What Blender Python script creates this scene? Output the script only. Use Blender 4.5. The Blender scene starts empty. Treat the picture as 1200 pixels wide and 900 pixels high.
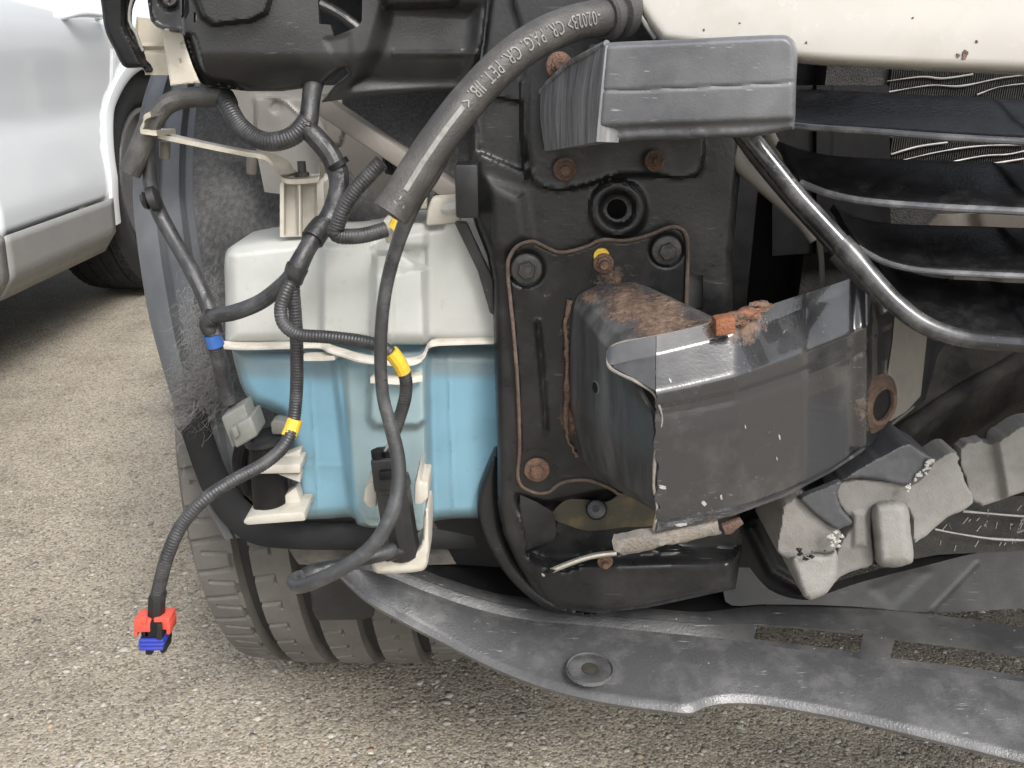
import bpy, bmesh, math, random
import numpy as np
from mathutils import Vector, Matrix

random.seed(7)
rng = np.random.default_rng(7)
C = bpy.context.scene.collection
scene = bpy.context.scene

# ------------------------------------------------------------------ camera
CAM = np.array([0.0, 0.0, 0.72]); PITCH = math.radians(21.0); F = 1000.0
cd = bpy.data.cameras.new('camera'); cd.sensor_width = 36.0; cd.lens = 36.0 * F / 1200.0
cd.clip_start = 0.01; cd.clip_end = 500
cam = bpy.data.objects.new('camera', cd); C.objects.link(cam)
cam.location = CAM; cam.rotation_euler = (math.radians(90) - PITCH, 0, 0)
scene.camera = cam
# ------------------------------------------------------------------ light: bright overcast day
SUN_EL, SUN_AZ = math.radians(46), math.radians(152)     # azimuth clockwise from +Y: behind-right of the camera
w = bpy.data.worlds.new('World'); scene.world = w; w.use_nodes = True
nt = w.node_tree; bg = nt.nodes['Background']
sky = nt.nodes.new('ShaderNodeTexSky'); sky.sky_type = 'NISHITA'; sky.sun_disc = False
sky.sun_elevation = SUN_EL; sky.sun_rotation = SUN_AZ; sky.air_density = 1.0; sky.dust_density = 3.0
hs = nt.nodes.new('ShaderNodeHueSaturation'); hs.inputs['Saturation'].default_value = 0.34
nt.links.new(sky.outputs[0], hs.inputs['Color']); nt.links.new(hs.outputs[0], bg.inputs[0])
bg.inputs[1].default_value = 0.15
sl = bpy.data.lights.new('sun', 'SUN'); sl.energy = 1.25; sl.angle = math.radians(16); sl.color = (1, 0.97, 0.93)
so = bpy.data.objects.new('sun', sl); C.objects.link(so)
sd = Vector((math.sin(SUN_AZ) * math.cos(SUN_EL), math.cos(SUN_AZ) * math.cos(SUN_EL), math.sin(SUN_EL)))
so.rotation_euler = sd.to_track_quat('Z', 'Y').to_euler(); so.location = (-2, -2, 5)
scene.view_settings.view_transform = 'Standard'; scene.view_settings.look = 'None'
scene.view_settings.exposure = 1.2; scene.view_settings.gamma = 1
scene.render.engine = 'CYCLES'
scene.cycles.max_bounces = 7; scene.cycles.diffuse_bounces = 3; scene.cycles.glossy_bounces = 3; scene.cycles.transparent_max_bounces = 10; scene.cycles.caustics_reflective = False; scene.cycles.caustics_refractive = False

# ------------------------------------------------------------------ maths helpers
CP, SP = math.cos(PITCH), math.sin(PITCH)
def P(u, v, Y):
    """point seen at photo pixel (u,v) that stands Y metres in front of the camera"""
    u = np.asarray(u, float); v = np.asarray(v, float); Y = np.asarray(Y, float)
    a = (u - 600) / F; b = (450 - v) / F
    t = Y / (CP + b * SP)
    return np.stack(np.broadcast_arrays(a * t, Y, CAM[2] + t * (b * CP - SP)), -1)
def PZ(u, v, z):
    """point seen at (u,v) on the level z"""
    u = np.asarray(u, float); v = np.asarray(v, float); z = np.asarray(z, float)
    a = (u - 600) / F; b = (450 - v) / F
    t = (CAM[2] - z) / (SP - b * CP)
    return np.stack(np.broadcast_arrays(a * t, t * (CP + b * SP), z), -1)
def PP(pts): return np.array([P(*p) for p in pts])
def cat(pts, n=8, closed=False):
    pts = np.asarray(pts, float); m = len(pts); out = []
    for i in range(m if closed else m - 1):
        if closed: p0, p1, p2, p3 = (pts[(i + k) % m] for k in (-1, 0, 1, 2))
        else: p0, p1, p2, p3 = pts[max(i - 1, 0)], pts[i], pts[i + 1], pts[min(i + 2, m - 1)]
        for k in range(n):
            t = k / n
            out.append(.5 * (2 * p1 + (p2 - p0) * t + (2 * p0 - 5 * p1 + 4 * p2 - p3) * t * t + (3 * p1 - p0 - 3 * p2 + p3) * t ** 3))
    if not closed: out.append(pts[-1])
    return np.array(out)
def segdist(x, y, pts, closed=True):
    """distance and nearest point to a polyline"""
    pts = np.asarray(pts, float); n = len(pts)
    bd = np.full(x.shape, 1e9); bx = np.zeros(x.shape); by = np.zeros(x.shape)
    for i in range(n if closed else n - 1):
        ax, ay = pts[i]; cx, cy = pts[(i + 1) % n]
        dx, dy = cx - ax, cy - ay; L = dx * dx + dy * dy + 1e-12
        t = np.clip(((x - ax) * dx + (y - ay) * dy) / L, 0, 1)
        qx = ax + t * dx; qy = ay + t * dy; d = np.hypot(x - qx, y - qy)
        m = d < bd; bd = np.where(m, d, bd); bx = np.where(m, qx, bx); by = np.where(m, qy, by)
    return bd, bx, by
def inside(x, y, pts):
    pts = np.asarray(pts, float); r = np.zeros(x.shape, bool); n = len(pts)
    for i in range(n):
        ax, ay = pts[i]; cx, cy = pts[(i + 1) % n]
        c = ((ay > y) != (cy > y)) & (x < (cx - ax) * (y - ay) / (cy - ay + 1e-12) + ax)
        r ^= c
    return r
def sdf(x, y, pts):
    d, _, _ = segdist(x, y, pts); return np.where(inside(x, y, pts), d, -d)
def sst(x): x = np.clip(x, 0, 1); return x * x * (3 - 2 * x)
def circ(u, v, r, n=20, ry=None):
    ry = ry or r
    return [(u + r * math.cos(2 * math.pi * k / n), v + ry * math.sin(2 * math.pi * k / n)) for k in range(n)]
def rnoise(x, y, sc, seed=0, octv=3):
    """value noise for tears, dents and waviness"""
    out = np.zeros(np.shape(x)); amp = 1.
    for o in range(octv):
        X = np.asarray(x) / sc * 2 ** o + 17.3 * seed; Yv = np.asarray(y) / sc * 2 ** o + 9.1 * seed
        xi = np.floor(X).astype(int); yi = np.floor(Yv).astype(int); fx = sst(X - xi); fy = sst(Yv - yi)
        def h(a, b): return ((np.sin(a * 127.1 + b * 311.7 + seed * 13.7) * 43758.5453) % 1.0) * 2 - 1
        out += amp * ((h(xi, yi) * (1 - fx) + h(xi + 1, yi) * fx) * (1 - fy) + (h(xi, yi + 1) * (1 - fx) + h(xi + 1, yi + 1) * fx) * fy); amp *= .5
    return out

# ------------------------------------------------------------------ materials
MATS = {}
def mk(name, base, rough=.5, metal=0., dust=None, spk=None, scr=0., bump=None, rust=False, coat=0., var=.0, rvar=.1, spec=.5, stretch=None):
    """dust=(colour, amount, scale) clouds of dirt; spk=(colour, amount, scale) specks; scr scratches; rust reads the 'rust' attribute"""
    m = bpy.data.materials.new(name); m.use_nodes = True; MATS[name] = m
    N = m.node_tree.nodes; L = m.node_tree.links; bs = N['Principled BSDF']
    geo = N.new('ShaderNodeNewGeometry'); pos = geo.outputs['Position']
    if stretch:
        mp = N.new('ShaderNodeMapping'); mp.inputs['Scale'].default_value = stretch; L.new(pos, mp.inputs[0]); pos2 = mp.outputs[0]
    else: pos2 = pos
    def noise(sc, det=4, rg=.6, src=None):
        n = N.new('ShaderNodeTexNoise'); n.inputs['Scale'].default_value = sc; n.inputs['Detail'].default_value = det; n.inputs['Roughness'].default_value = rg
        L.new(src or pos, n.inputs['Vector']); return n.outputs[0]
    def ramp(s, a, b, lo=0., hi=1.):
        r = N.new('ShaderNodeMapRange'); r.inputs[1].default_value = a; r.inputs[2].default_value = b; r.inputs[3].default_value = lo; r.inputs[4].default_value = hi
        L.new(s, r.inputs[0]); return r.outputs[0]
    def mixc(f, a, b):
        x = N.new('ShaderNodeMix'); x.data_type = 'RGBA'
        if isinstance(f, float): x.inputs[0].default_value = f
        else: L.new(f, x.inputs[0])
        for k, s in ((6, a), (7, b)):
            if isinstance(s, tuple): x.inputs[k].default_value = (*s, 1)
            else: L.new(s, x.inputs[k])
        return x.outputs[2]
    def mul(a, b):
        x = N.new('ShaderNodeMath'); x.operation = 'MULTIPLY'
        for k, s in ((0, a), (1, b)):
            if isinstance(s, (int, float)): x.inputs[k].default_value = s
            else: L.new(s, x.inputs[k])
        return x.outputs[0]
    col = base; ro = ramp(noise(60, 3), .3, .7, max(rough - rvar, .03), min(rough + rvar, 1))
    if var: col = mixc(ramp(noise(25, 5), .3, .7), tuple(c * (1 - var) for c in base), tuple(min(c * (1 + var), 1) for c in base))
    if dust:
        f = ramp(noise(dust[2], 5, .65, pos2), .62 - dust[1] * .4, .95 - dust[1] * .35)
        f = mul(f, .7); col = mixc(f, col, dust[0])
        x = N.new('ShaderNodeMath'); x.operation = 'MAXIMUM'; L.new(ro, x.inputs[0]); L.new(mul(f, .75), x.inputs[1]); ro = x.outputs[0]
    if spk:
        f = ramp(noise(spk[2], 3, .5), .80 - spk[1] * .25, .84 - spk[1] * .25); col = mixc(f, col, spk[0])
    if scr:
        mp = N.new('ShaderNodeMapping'); mp.inputs['Rotation'].default_value = (.3, .5, .35); mp.inputs['Scale'].default_value = (14, 160, 160); L.new(pos, mp.inputs[0])
        f = mul(ramp(noise(4, 2, .5, mp.outputs[0]), .66, .74), mul(ramp(noise(30, 2), .48, .62), scr * .5)); col = mixc(f, col, (.38, .38, .37))
    bsrc = None
    if rust:
        at = N.new('ShaderNodeAttribute'); at.attribute_name = 'rust'
        ad = N.new('ShaderNodeMath'); ad.operation = 'ADD'; L.new(at.outputs['Fac'], ad.inputs[0]); L.new(ramp(noise(130, 5, .7), 0, 1, -.55, .55), ad.inputs[1])
        f = ramp(ad.outputs[0], .38, .62)
        rc = mixc(ramp(noise(220, 5), .35, .65), (.062, .036, .025), (.15, .098, .070))
        rc = mixc(ramp(noise(60, 4), .55, .75), rc, (.22, .17, .13))
        col = mixc(f, col, rc)
        x = N.new('ShaderNodeMath'); x.operation = 'MAXIMUM'; L.new(ro, x.inputs[0]); L.new(mul(f, .85), x.inputs[1]); ro = x.outputs[0]
        bsrc = mul(f, noise(350, 3))
    if isinstance(col, tuple): bs.inputs['Base Color'].default_value = (*col, 1)
    else: L.new(col, bs.inputs['Base Color'])
    L.new(ro, bs.inputs['Roughness']); bs.inputs['Metallic'].default_value = metal
    bs.inputs['Coat Weight'].default_value = coat; bs.inputs['Specular IOR Level'].default_value = spec
    if bump or bsrc:
        bp = N.new('ShaderNodeBump'); bp.inputs['Distance'].default_value = .002
        h = noise(bump[0], 3, .6, pos2) if bump else None
        if bump and bsrc:
            a = N.new('ShaderNodeMath'); a.operation = 'ADD'; L.new(mul(h, bump[1]), a.inputs[0]); L.new(mul(bsrc, .8), a.inputs[1]); L.new(a.outputs[0], bp.inputs['Height']); bp.inputs['Strength'].default_value = 1
        else:
            L.new(h if bump else bsrc, bp.inputs['Height']); bp.inputs['Strength'].default_value = bump[1] if bump else .7
        L.new(bp.outputs[0], bs.inputs['Normal'])
    return m
DUST = (.20, .18, .155)
mk('plastic_black', (.012, .012, .0125), .40, dust=((.060, .059, .057), .38, 14), spk=((.3, .3, .29), .15, 420), scr=.25, bump=(900, .12))
mk('plastic_dark', (.0055, .0055, .006), .5, dust=((.022, .021, .02), .3, 12), bump=(700, .15), spec=.25)
mk('plastic_grey', (.10, .105, .11), .42, dust=((.20, .20, .20), .4, 20), scr=.3, bump=(500, .1))
mk('apron_plastic', (.060, .060, .061), .30, dust=((.17, .169, .167), .40, 34), spk=((.4, .4, .39), .24, 300), scr=1., bump=(600, .2))
mk('foam_crumbs', (.36, .35, .33), .9, var=.2)
mk('foam_dark', (.056, .058, .063), .42, dust=((.20, .20, .203), .46, 9), spk=((.4, .4, .4), .16, 300), scr=.9, bump=(900, .1))
mk('apron_shaded', (.026, .026, .027), .42, dust=((.12, .118, .114), .42, 12), spk=((.4, .4, .39), .26, 300), scr=1., bump=(500, .2))  # apron plastic again, darkened: the ledge's shade is put into the colour
mk('foam_side', (.09, .09, .092), .65, dust=((.34, .34, .34), .52, 45), bump=(300, .3), stretch=(4, 4, .3))
mk('foam_grey', (.175, .167, .154), .9, dust=((.115, .107, .095), .5, 30), spk=((.05, .05, .05), .2, 380), var=.1, bump=(900, .4))
mk('foam_pale', (.235, .227, .211), .9, dust=((.15, .14, .125), .5, 30), spk=((.06, .06, .06), .2, 380), var=.1, bump=(900, .4))
mk('steel_black', (.010, .010, .0105), .34, dust=((.042, .040, .038), .42, 15), spk=((.16, .15, .14), .1, 500), scr=.25, rust=True, bump=(300, .08), spec=.35)
mk('beam_paint', (.024, .024, .025), .17, dust=((.13, .128, .122), .34, 9), spk=((.30, .29, .28), .08, 240), scr=.45, rust=True, bump=(500, .05), rvar=.07, coat=.5)
mk('can_paint', (.045, .045, .046), .38, dust=((.16, .16, .16), .46, 60), spk=((.35, .34, .33), .12, 420), scr=.3, rust=True, bump=(400, .06), stretch=(1, 1, .12))
mk('torn_edge', (.17, .158, .14), .7, dust=((.25, .19, .14), .5, 80), bump=(500, .5))
mk('rusty', (.085, .050, .034), .85, dust=((.18, .125, .092), .5, 120), var=.35, bump=(500, .9))
mk('rust_orange', (.20, .075, .035), .8, dust=((.2, .09, .05), .5, 200), bump=(500, .8))
mk('bolt_dark', (.035, .034, .033), .45, metal=.3, dust=((.10, .09, .08), .5, 150), bump=(400, .2))
mk('bolt_rust', (.10, .06, .042), .65, metal=.2, dust=((.24, .13, .08), .55, 200), bump=(500, .6))
mk('seam_brown', (.085, .062, .048), .8, dust=((.22, .15, .11), .5, 90), bump=(500, .4))
mk('car_beige', (.34, .32, .285), .22, dust=((.27, .245, .20), .36, 26), spk=((.12, .06, .04), .04, 160), coat=.5, var=.03, bump=(30, .02))
mk('body_cream', (.50, .46, .38), .45, dust=((.26, .22, .17), .38, 40), var=.06)
mk('inner_metal', (.20, .19, .175), .55, dust=((.10, .095, .085), .45, 20), var=.1)
mk('rail_brown', (.16, .145, .125), .6, dust=((.09, .08, .07), .45, 25), var=.15, bump=(200, .15))
mk('gloss_black', (.016, .016, .017), .2, dust=((.16, .158, .154), .36, 45), spk=((.4, .4, .4), .16, 420), scr=.6, bump=(90, .06), coat=.3)
mk('slat_black', (.005, .005, .0055), .36, dust=((.03, .03, .03), .34, 90), spk=((.32, .32, .32), .14, 600), bump=(500, .2))
mk('slat_edge', (.10, .10, .105), .13, dust=((.34, .34, .34), .45, 60), spk=((.5, .5, .5), .2, 300), scr=.8, coat=.4)  # paler than the slat: sky highlight put into the colour, plus scuffs
mk('hose_rubber', (.036, .034, .031), .52, dust=((.12, .11, .098), .45, 35), spk=((.2, .19, .17), .2, 600), bump=(700, .25))
mk('wire_loom', (.022, .022, .023), .45, dust=((.09, .09, .09), .44, 60), scr=.4, bump=(600, .15))
mk('wire_gloss', (.035, .036, .037), .34, dust=((.16, .16, .16), .42, 50), spk=((.4, .4, .4), .3, 500), bump=(600, .15))
mk('tape_black', (.013, .013, .0135), .45, dust=((.07, .07, .07), .42, 60), bump=(250, .3))
mk('tape_yellow', (.62, .40, .03), .5, dust=((.38, .25, .06), .4, 120), bump=(300, .3))
mk('tape_blue', (.03, .10, .32), .45, dust=((.05, .08, .18), .4, 100))
mk('connector_grey', (.14, .145, .13), .5, dust=((.22, .21, .19), .45, 60), bump=(400, .1))
mk('connector_red', (.55, .07, .045), .4, dust=((.35, .09, .07), .4, 150))
mk('connector_blue', (.025, .04, .30), .35, dust=((.04, .05, .16), .4, 150))
mk('hose_print', (.20, .195, .18), .7, dust=((.07, .065, .06), .55, 300))
mk('bracket_white', (.44, .415, .36), .5, dust=((.27, .235, .18), .42, 60), var=.06)
mk('flange_white', (.55, .52, .46), .5, dust=((.30, .24, .18), .5, 70), var=.06)
mk('zinc', (.45, .42, .36), .42, metal=.7, dust=((.30, .26, .20), .5, 60), bump=(300, .15))
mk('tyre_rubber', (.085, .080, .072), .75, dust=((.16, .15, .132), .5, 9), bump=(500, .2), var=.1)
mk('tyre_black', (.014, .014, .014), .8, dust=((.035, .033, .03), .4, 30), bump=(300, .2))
mk('suv_arch', (.62, .64, .65), .4)
mk('dirty_dark', (.010, .009, .008), .75, dust=((.11, .097, .08), .48, 20), bump=(200, .3), spec=.3)
mk('suv_white', (.70, .73, .75), .05, coat=1., rvar=.03, spec=.6)
mk('suv_cladding', (.25, .25, .245), .5, dust=((.31, .295, .27), .4, 6), bump=(600, .06))
mk('rim_alloy', (.20, .20, .205), .4, metal=.6)
mk('glass_dark', (.015, .018, .02), .04, spec=.7, rvar=.02)
mk('fin_dark', (.018, .017, .015), .6, dust=((.05, .044, .037), .5, 80), bump=(600, .4))
mk('fin_pale', (.24, .235, .22), .5, metal=.2, dust=((.2, .18, .15), .4, 80))
mk('felt', (.05, .049, .048), .95, dust=((.14, .138, .135), .5, 260), bump=(420, 1.), var=.15, stretch=(1, 1, .22))
mk('fibre', (.15, .146, .14), .95, var=.3)
mk('fibre_dark', (.085, .082, .08), .95, var=.3)
mk('liner_dusty', (.045, .042, .038), .7, dust=((.20, .175, .14), .6, 22), bump=(300, .35))
mk('liner_grey', (.065, .068, .071), .40, dust=((.15, .154, .157), .44, 9), scr=.4, bump=(500, .1), stretch=(1, 1, .25))
mk('stain_yellow', (.035, .032, .022), .4, dust=((.22, .145, .03), .30, 30), bump=(200, .1))
mk('reflection_beige', (.22, .208, .18), .4, dust=((.13, .118, .10), .4, 20), scr=.3)  # colour of the beige reflection laid over the beam
mk('paint_chip', (.30, .29, .275), .6, dust=((.12, .11, .1), .5, 400))

def mk_tank(name, col, trans, tl):
    m = bpy.data.materials.new(name); m.use_nodes = True; MATS[name] = m
    N = m.node_tree.nodes; L = m.node_tree.links; out = N['Material Output']; N.remove(N['Principled BSDF'])
    geo = N.new('ShaderNodeNewGeometry')
    nz = N.new('ShaderNodeTexNoise'); nz.inputs['Scale'].default_value = 30; nz.inputs['Detail'].default_value = 6; L.new(geo.outputs['Position'], nz.inputs['Vector'])
    mr = N.new('ShaderNodeMapRange'); mr.inputs[1].default_value = .45; mr.inputs[2].default_value = .85; L.new(nz.outputs[0], mr.inputs[0])
    mc = N.new('ShaderNodeMix'); mc.data_type = 'RGBA'; L.new(mr.outputs[0], mc.inputs[0]); mc.inputs[6].default_value = (*col, 1); mc.inputs[7].default_value = (*[c * .82 for c in col], 1)
    n2 = N.new('ShaderNodeTexNoise'); n2.inputs['Scale'].default_value = 75; n2.inputs['Detail'].default_value = 5; n2.inputs['Roughness'].default_value = .75; L.new(geo.outputs['Position'], n2.inputs['Vector'])
    m9 = N.new('ShaderNodeMapRange'); m9.inputs[1].default_value = .60; m9.inputs[2].default_value = .80; m9.inputs[4].default_value = .42 if 'fluid' not in name else 0.; L.new(n2.outputs[0], m9.inputs[0])
    gm = N.new('ShaderNodeMix'); gm.data_type = 'RGBA'; L.new(m9.outputs[0], gm.inputs[0]); L.new(mc.outputs[2], gm.inputs[6]); gm.inputs[7].default_value = (.36, .31, .23, 1); mc = gm
    d = N.new('ShaderNodeBsdfDiffuse'); L.new(mc.outputs[2], d.inputs[0])
    tr = N.new('ShaderNodeBsdfTranslucent'); L.new(mc.outputs[2], tr.inputs[0])
    m1 = N.new('ShaderNodeMixShader'); m1.inputs[0].default_value = tl; L.new(d.outputs[0], m1.inputs[1]); L.new(tr.outputs[0], m1.inputs[2])
    tp = N.new('ShaderNodeBsdfTransparent'); tp.inputs[0].default_value = (*[.6 + .4 * c for c in col], 1)
    m2 = N.new('ShaderNodeMixShader'); m2.inputs[0].default_value = trans; L.new(m1.outputs[0], m2.inputs[1]); L.new(tp.outputs[0], m2.inputs[2])
    g = N.new('ShaderNodeBsdfGlossy'); g.inputs['Roughness'].default_value = .32
    fr = N.new('ShaderNodeFresnel'); fr.inputs[0].default_value = 1.45
    fm = N.new('ShaderNodeMath'); fm.operation = 'MULTIPLY'; fm.inputs[1].default_value = .7; L.new(fr.outputs[0], fm.inputs[0])
    m3 = N.new('ShaderNodeMixShader'); L.new(fm.outputs[0], m3.inputs[0]); L.new(m2.outputs[0], m3.inputs[1]); L.new(g.outputs[0], m3.inputs[2])
    L.new(m3.outputs[0], out.inputs[0]); return m
mk_tank('tank_plastic', (.90, .91, .86), .26, .4)
mk_tank('tank_plastic_low', (.76, .90, .90), .66, .35)
mk_tank('washer_fluid', (.004, .56, .92), .08, .3)

# ------------------------------------------------------------------ object helpers
def link(name, me, mat, parent=None, smooth=40):
    o = bpy.data.objects.new(name, me); C.objects.link(o)
    if mat: me.materials.append(MATS[mat])
    if smooth:
        for p in me.polygons: p.use_smooth = True
        me.set_sharp_from_angle(angle=math.radians(smooth))
    if parent is not None:
        o.parent = parent
        if parent.type == 'EMPTY' and parent.parent is None: o.location = -parent.location
    return o
def mesh(name, V, Fc, mat, parent=None, smooth=40, bevel=0., seg=2):
    me = bpy.data.meshes.new(name); me.from_pydata([tuple(map(float, v)) for v in V], [], [tuple(map(int, f)) for f in Fc]); me.update()
    bm = bmesh.new(); bm.from_mesh(me); bmesh.ops.recalc_face_normals(bm, faces=bm.faces)
    if bevel:
        es = [e for e in bm.edges if len(e.link_faces) == 2 and e.calc_face_angle(0) > .5]
        bmesh.ops.bevel(bm, geom=es, offset=bevel, segments=seg, profile=.5, affect='EDGES', clamp_overlap=True)
    bm.to_mesh(me); bm.free()
    return link(name, me, mat, parent, smooth)
def relief(name, outline, Y, mat, parent, feats=(), holes=(), step=3., thick=.003, back=None, edge=None, rust=None, smooth=45, fn=None):
    """a pressed or moulded panel: outline and holes as seen from the front, depth from feats (poly, height, slope px)"""
    ol = np.asarray(outline, float); hs_ = [np.asarray(h, float) for h in holes]
    u0, v0 = ol.min(0); u1, v1 = ol.max(0); nu = int(math.ceil((u1 - u0) / step)) + 1; nv = int(math.ceil((v1 - v0) / step)) + 1
    U, V = np.meshgrid(u0 + np.arange(nu) * step, v0 + np.arange(nv) * step)
    cu, cv = U[:-1, :-1] + step / 2, V[:-1, :-1] + step / 2
    keep = inside(cu, cv, ol)
    for h in hs_: keep &= ~inside(cu, cv, h)
    cnt = np.zeros(U.shape, int)
    for a in (0, 1):
        for b in (0, 1): cnt[a:nv - 1 + a, b:nu - 1 + b] += keep
    bmask = (cnt > 0) & (cnt < 4)
    bd, bx, by = segdist(U, V, ol)
    for h in hs_:
        d2, x2, y2 = segdist(U, V, h); m = d2 < bd; bd = np.where(m, d2, bd); bx = np.where(m, x2, bx); by = np.where(m, y2, by)
    bmask &= bd < step * 1.6
    U = np.where(bmask, bx, U); V = np.where(bmask, by, V)
    D = (Y(U, V) if callable(Y) else np.full(U.shape, float(Y)))
    if edge:
        d, _, _ = segdist(U, V, ol); x = 1 - np.clip(d / edge[0], 0, 1); D = D + edge[1] * (1 - np.sqrt(np.clip(1 - x * x, 0, 1)))
    for f in feats:
        if isinstance(f[0], str):
            d, _, _ = segdist(U, V, f[1], False); D = D - f[3] * sst(1 - d / f[2])
        else:
            D = D - f[1] * sst(sdf(U, V, f[0]) / f[2] + .5)
    if fn is not None: D = fn(U, V, D)
    A = P(U, V, D); B = A.copy(); B[..., 1] = back if back is not None else D + thick
    used = cnt > 0; idx = np.full(U.shape, -1); n = int(used.sum()); idx[used] = np.arange(n)
    VV = np.concatenate([A[used], B[used]]); Fs = []
    for j, i in zip(*np.nonzero(keep)):
        q = (idx[j, i], idx[j, i + 1], idx[j + 1, i + 1], idx[j + 1, i])
        Fs.append(q[::-1]); Fs.append(tuple(x + n for x in q))
        if j == 0 or not keep[j - 1, i]: Fs.append((q[0], q[1], q[1] + n, q[0] + n))
        if j == keep.shape[0] - 1 or not keep[j + 1, i]: Fs.append((q[2], q[3], q[3] + n, q[2] + n))
        if i == 0 or not keep[j, i - 1]: Fs.append((q[3], q[0], q[0] + n, q[3] + n))
        if i == keep.shape[1] - 1 or not keep[j, i + 1]: Fs.append((q[1], q[2], q[2] + n, q[1] + n))
    me = bpy.data.meshes.new(name); me.from_pydata(VV.tolist(), [], [tuple(int(x) for x in f) for f in Fs]); me.update()
    if rust is not None:
        r = np.clip(rust(U[used], V[used]), 0, 1); at = me.attributes.new('rust', 'FLOAT', 'POINT'); at.data.foreach_set('value', np.concatenate([r, r]).astype(np.float32))
    return link(name, me, mat, parent, smooth)
def prism(name, pts, Y, thick, mat, parent, bevel=.0015, seg=2, taper=0.):
    """solid with the front outline pts (u,v[,Y]) running back along the car"""
    A = np.array([P(p[0], p[1], p[2] if len(p) > 2 else Y) for p in pts]); B = A.copy(); B[:, 1] += thick
    if taper: c = B.mean(0); B = c + (B - c) * (1 - taper)
    n = len(A); Fs = [tuple(range(n))[::-1], tuple(range(n, 2 * n))] + [(i, (i + 1) % n, n + (i + 1) % n, n + i) for i in range(n)]
    return mesh(name, np.concatenate([A, B]), Fs, mat, parent, 35, bevel, seg)
def tube_geo(pts, r, seg=12, cap=True, flat=1.):
    pts = np.asarray(pts, float); n = len(pts); r = np.broadcast_to(np.asarray(r, float), (n,))
    T = np.gradient(pts, axis=0); T /= np.linalg.norm(T, axis=1)[:, None] + 1e-12
    a = np.array([0, 0, 1.]) if abs(T[0][2]) < .9 else np.array([1., 0, 0])
    nrm = np.cross(T[0], a); nrm /= np.linalg.norm(nrm); V = []; frames = []
    for i in range(n):
        nrm = nrm - T[i] * np.dot(nrm, T[i]); nrm /= np.linalg.norm(nrm); bn = np.cross(T[i], nrm); frames.append((T[i], nrm, bn))
        for k in range(seg):
            an = 2 * math.pi * k / seg; V.append(pts[i] + r[i] * (math.cos(an) * nrm + flat * math.sin(an) * bn))
    Fs = [(i * seg + k, i * seg + (k + 1) % seg, (i + 1) * seg + (k + 1) % seg, (i + 1) * seg + k) for i in range(n - 1) for k in range(seg)]
    if cap: Fs += [tuple(range(seg))[::-1], tuple(range((n - 1) * seg, n * seg))]
    return V, Fs, frames
def resample(pts, ds):
    pts = np.asarray(pts, float); L = np.concatenate([[0], np.cumsum(np.linalg.norm(np.diff(pts, axis=0), axis=1))])
    s = np.linspace(0, L[-1], max(int(L[-1] / ds), 2) + 1)
    return np.stack([np.interp(s, L, pts[:, k]) for k in range(3)], 1), s
def tube(name, pts, r, mat, parent, corr=None, seg=12, ds=.004, px=True, hollow=False, ends=None, kn=10, wob=0.):
    """hose or conduit through photo points (u,v,Y[,r]); corr=(pitch, depth) gives the rings of split loom"""
    pts = [tuple(p) for p in pts]; base = PP([p[:3] for p in pts]) if px else np.array([p[:3] for p in pts], float)
    c = cat(base, kn); rr = None
    if len(pts[0]) > 3: rr = cat(np.array([[p[3], 0, 0] for p in pts]), kn)[:, 0]
    q, s = resample(c, corr[0] / 4 if corr else ds)
    Lc = np.concatenate([[0], np.cumsum(np.linalg.norm(np.diff(c, axis=0), axis=1))])
    R = np.interp(s, Lc, rr) if rr is not None else np.full(len(s), r)
    if wob: R = R * (1 + wob * rnoise(s, s * 0, .02, int(len(s)) % 17, 2))
    if corr: R = R - corr[1] * (np.arange(len(s)) % 4 >= 2)
    if hollow:
        q = np.concatenate([q, q[-1:] , q[-1:] - (q[-1:] - q[-2:-1]) / max(ds, 1e-6) * .012]); R = np.concatenate([R, [R[-1] * .72], [R[-1] * .72]])
        # keep inner bore direction stable
    V, Fs, fr = tube_geo(q, R, seg)
    return mesh(name, V, Fs, mat, parent, 30 if not corr else 75)
def rod(name, p0, p1, prof, mat, parent, seg=20, smooth=35):
    """turned part along p0-p1, prof = [(t, r)]"""
    p0, p1 = np.asarray(p0, float), np.asarray(p1, float); d = p1 - p0
    ax = Vector(d).normalized(); a = Vector((0, 0, 1)) if abs(ax.z) < .9 else Vector((1, 0, 0)); n = ax.cross(a).normalized(); b = ax.cross(n)
    V = []; m = len(prof)
    for t, r in prof:
        for k in range(seg):
            an = 2 * math.pi * k / seg; V.append(Vector(p0 + d * t) + r * (math.cos(an) * n + math.sin(an) * b))
    Fs = [(i * seg + k, i * seg + (k + 1) % seg, (i + 1) * seg + (k + 1) % seg, (i + 1) * seg + k) for i in range(m - 1) for k in range(seg)] + [tuple(range(seg))[::-1], tuple(range((m - 1) * seg, m * seg))]
    return mesh(name, V, Fs, mat, parent, smooth)
def obox(name, c, ax, ay, az, mat, parent, bevel=.0008, seg=2):
    """box from a centre and three half-axis vectors"""
    c, ax, ay, az = (np.asarray(x, float) for x in (c, ax, ay, az)); V = []
    for i in (-1, 1):
        for j in (-1, 1):
            for k in (-1, 1): V.append(c + i * ax + j * ay + k * az)
    return mesh(name, V, [(0, 1, 3, 2), (4, 6, 7, 5), (0, 4, 5, 1), (2, 3, 7, 6), (0, 2, 6, 4), (1, 5, 7, 3)], mat, parent, 35, bevel, seg)
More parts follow.
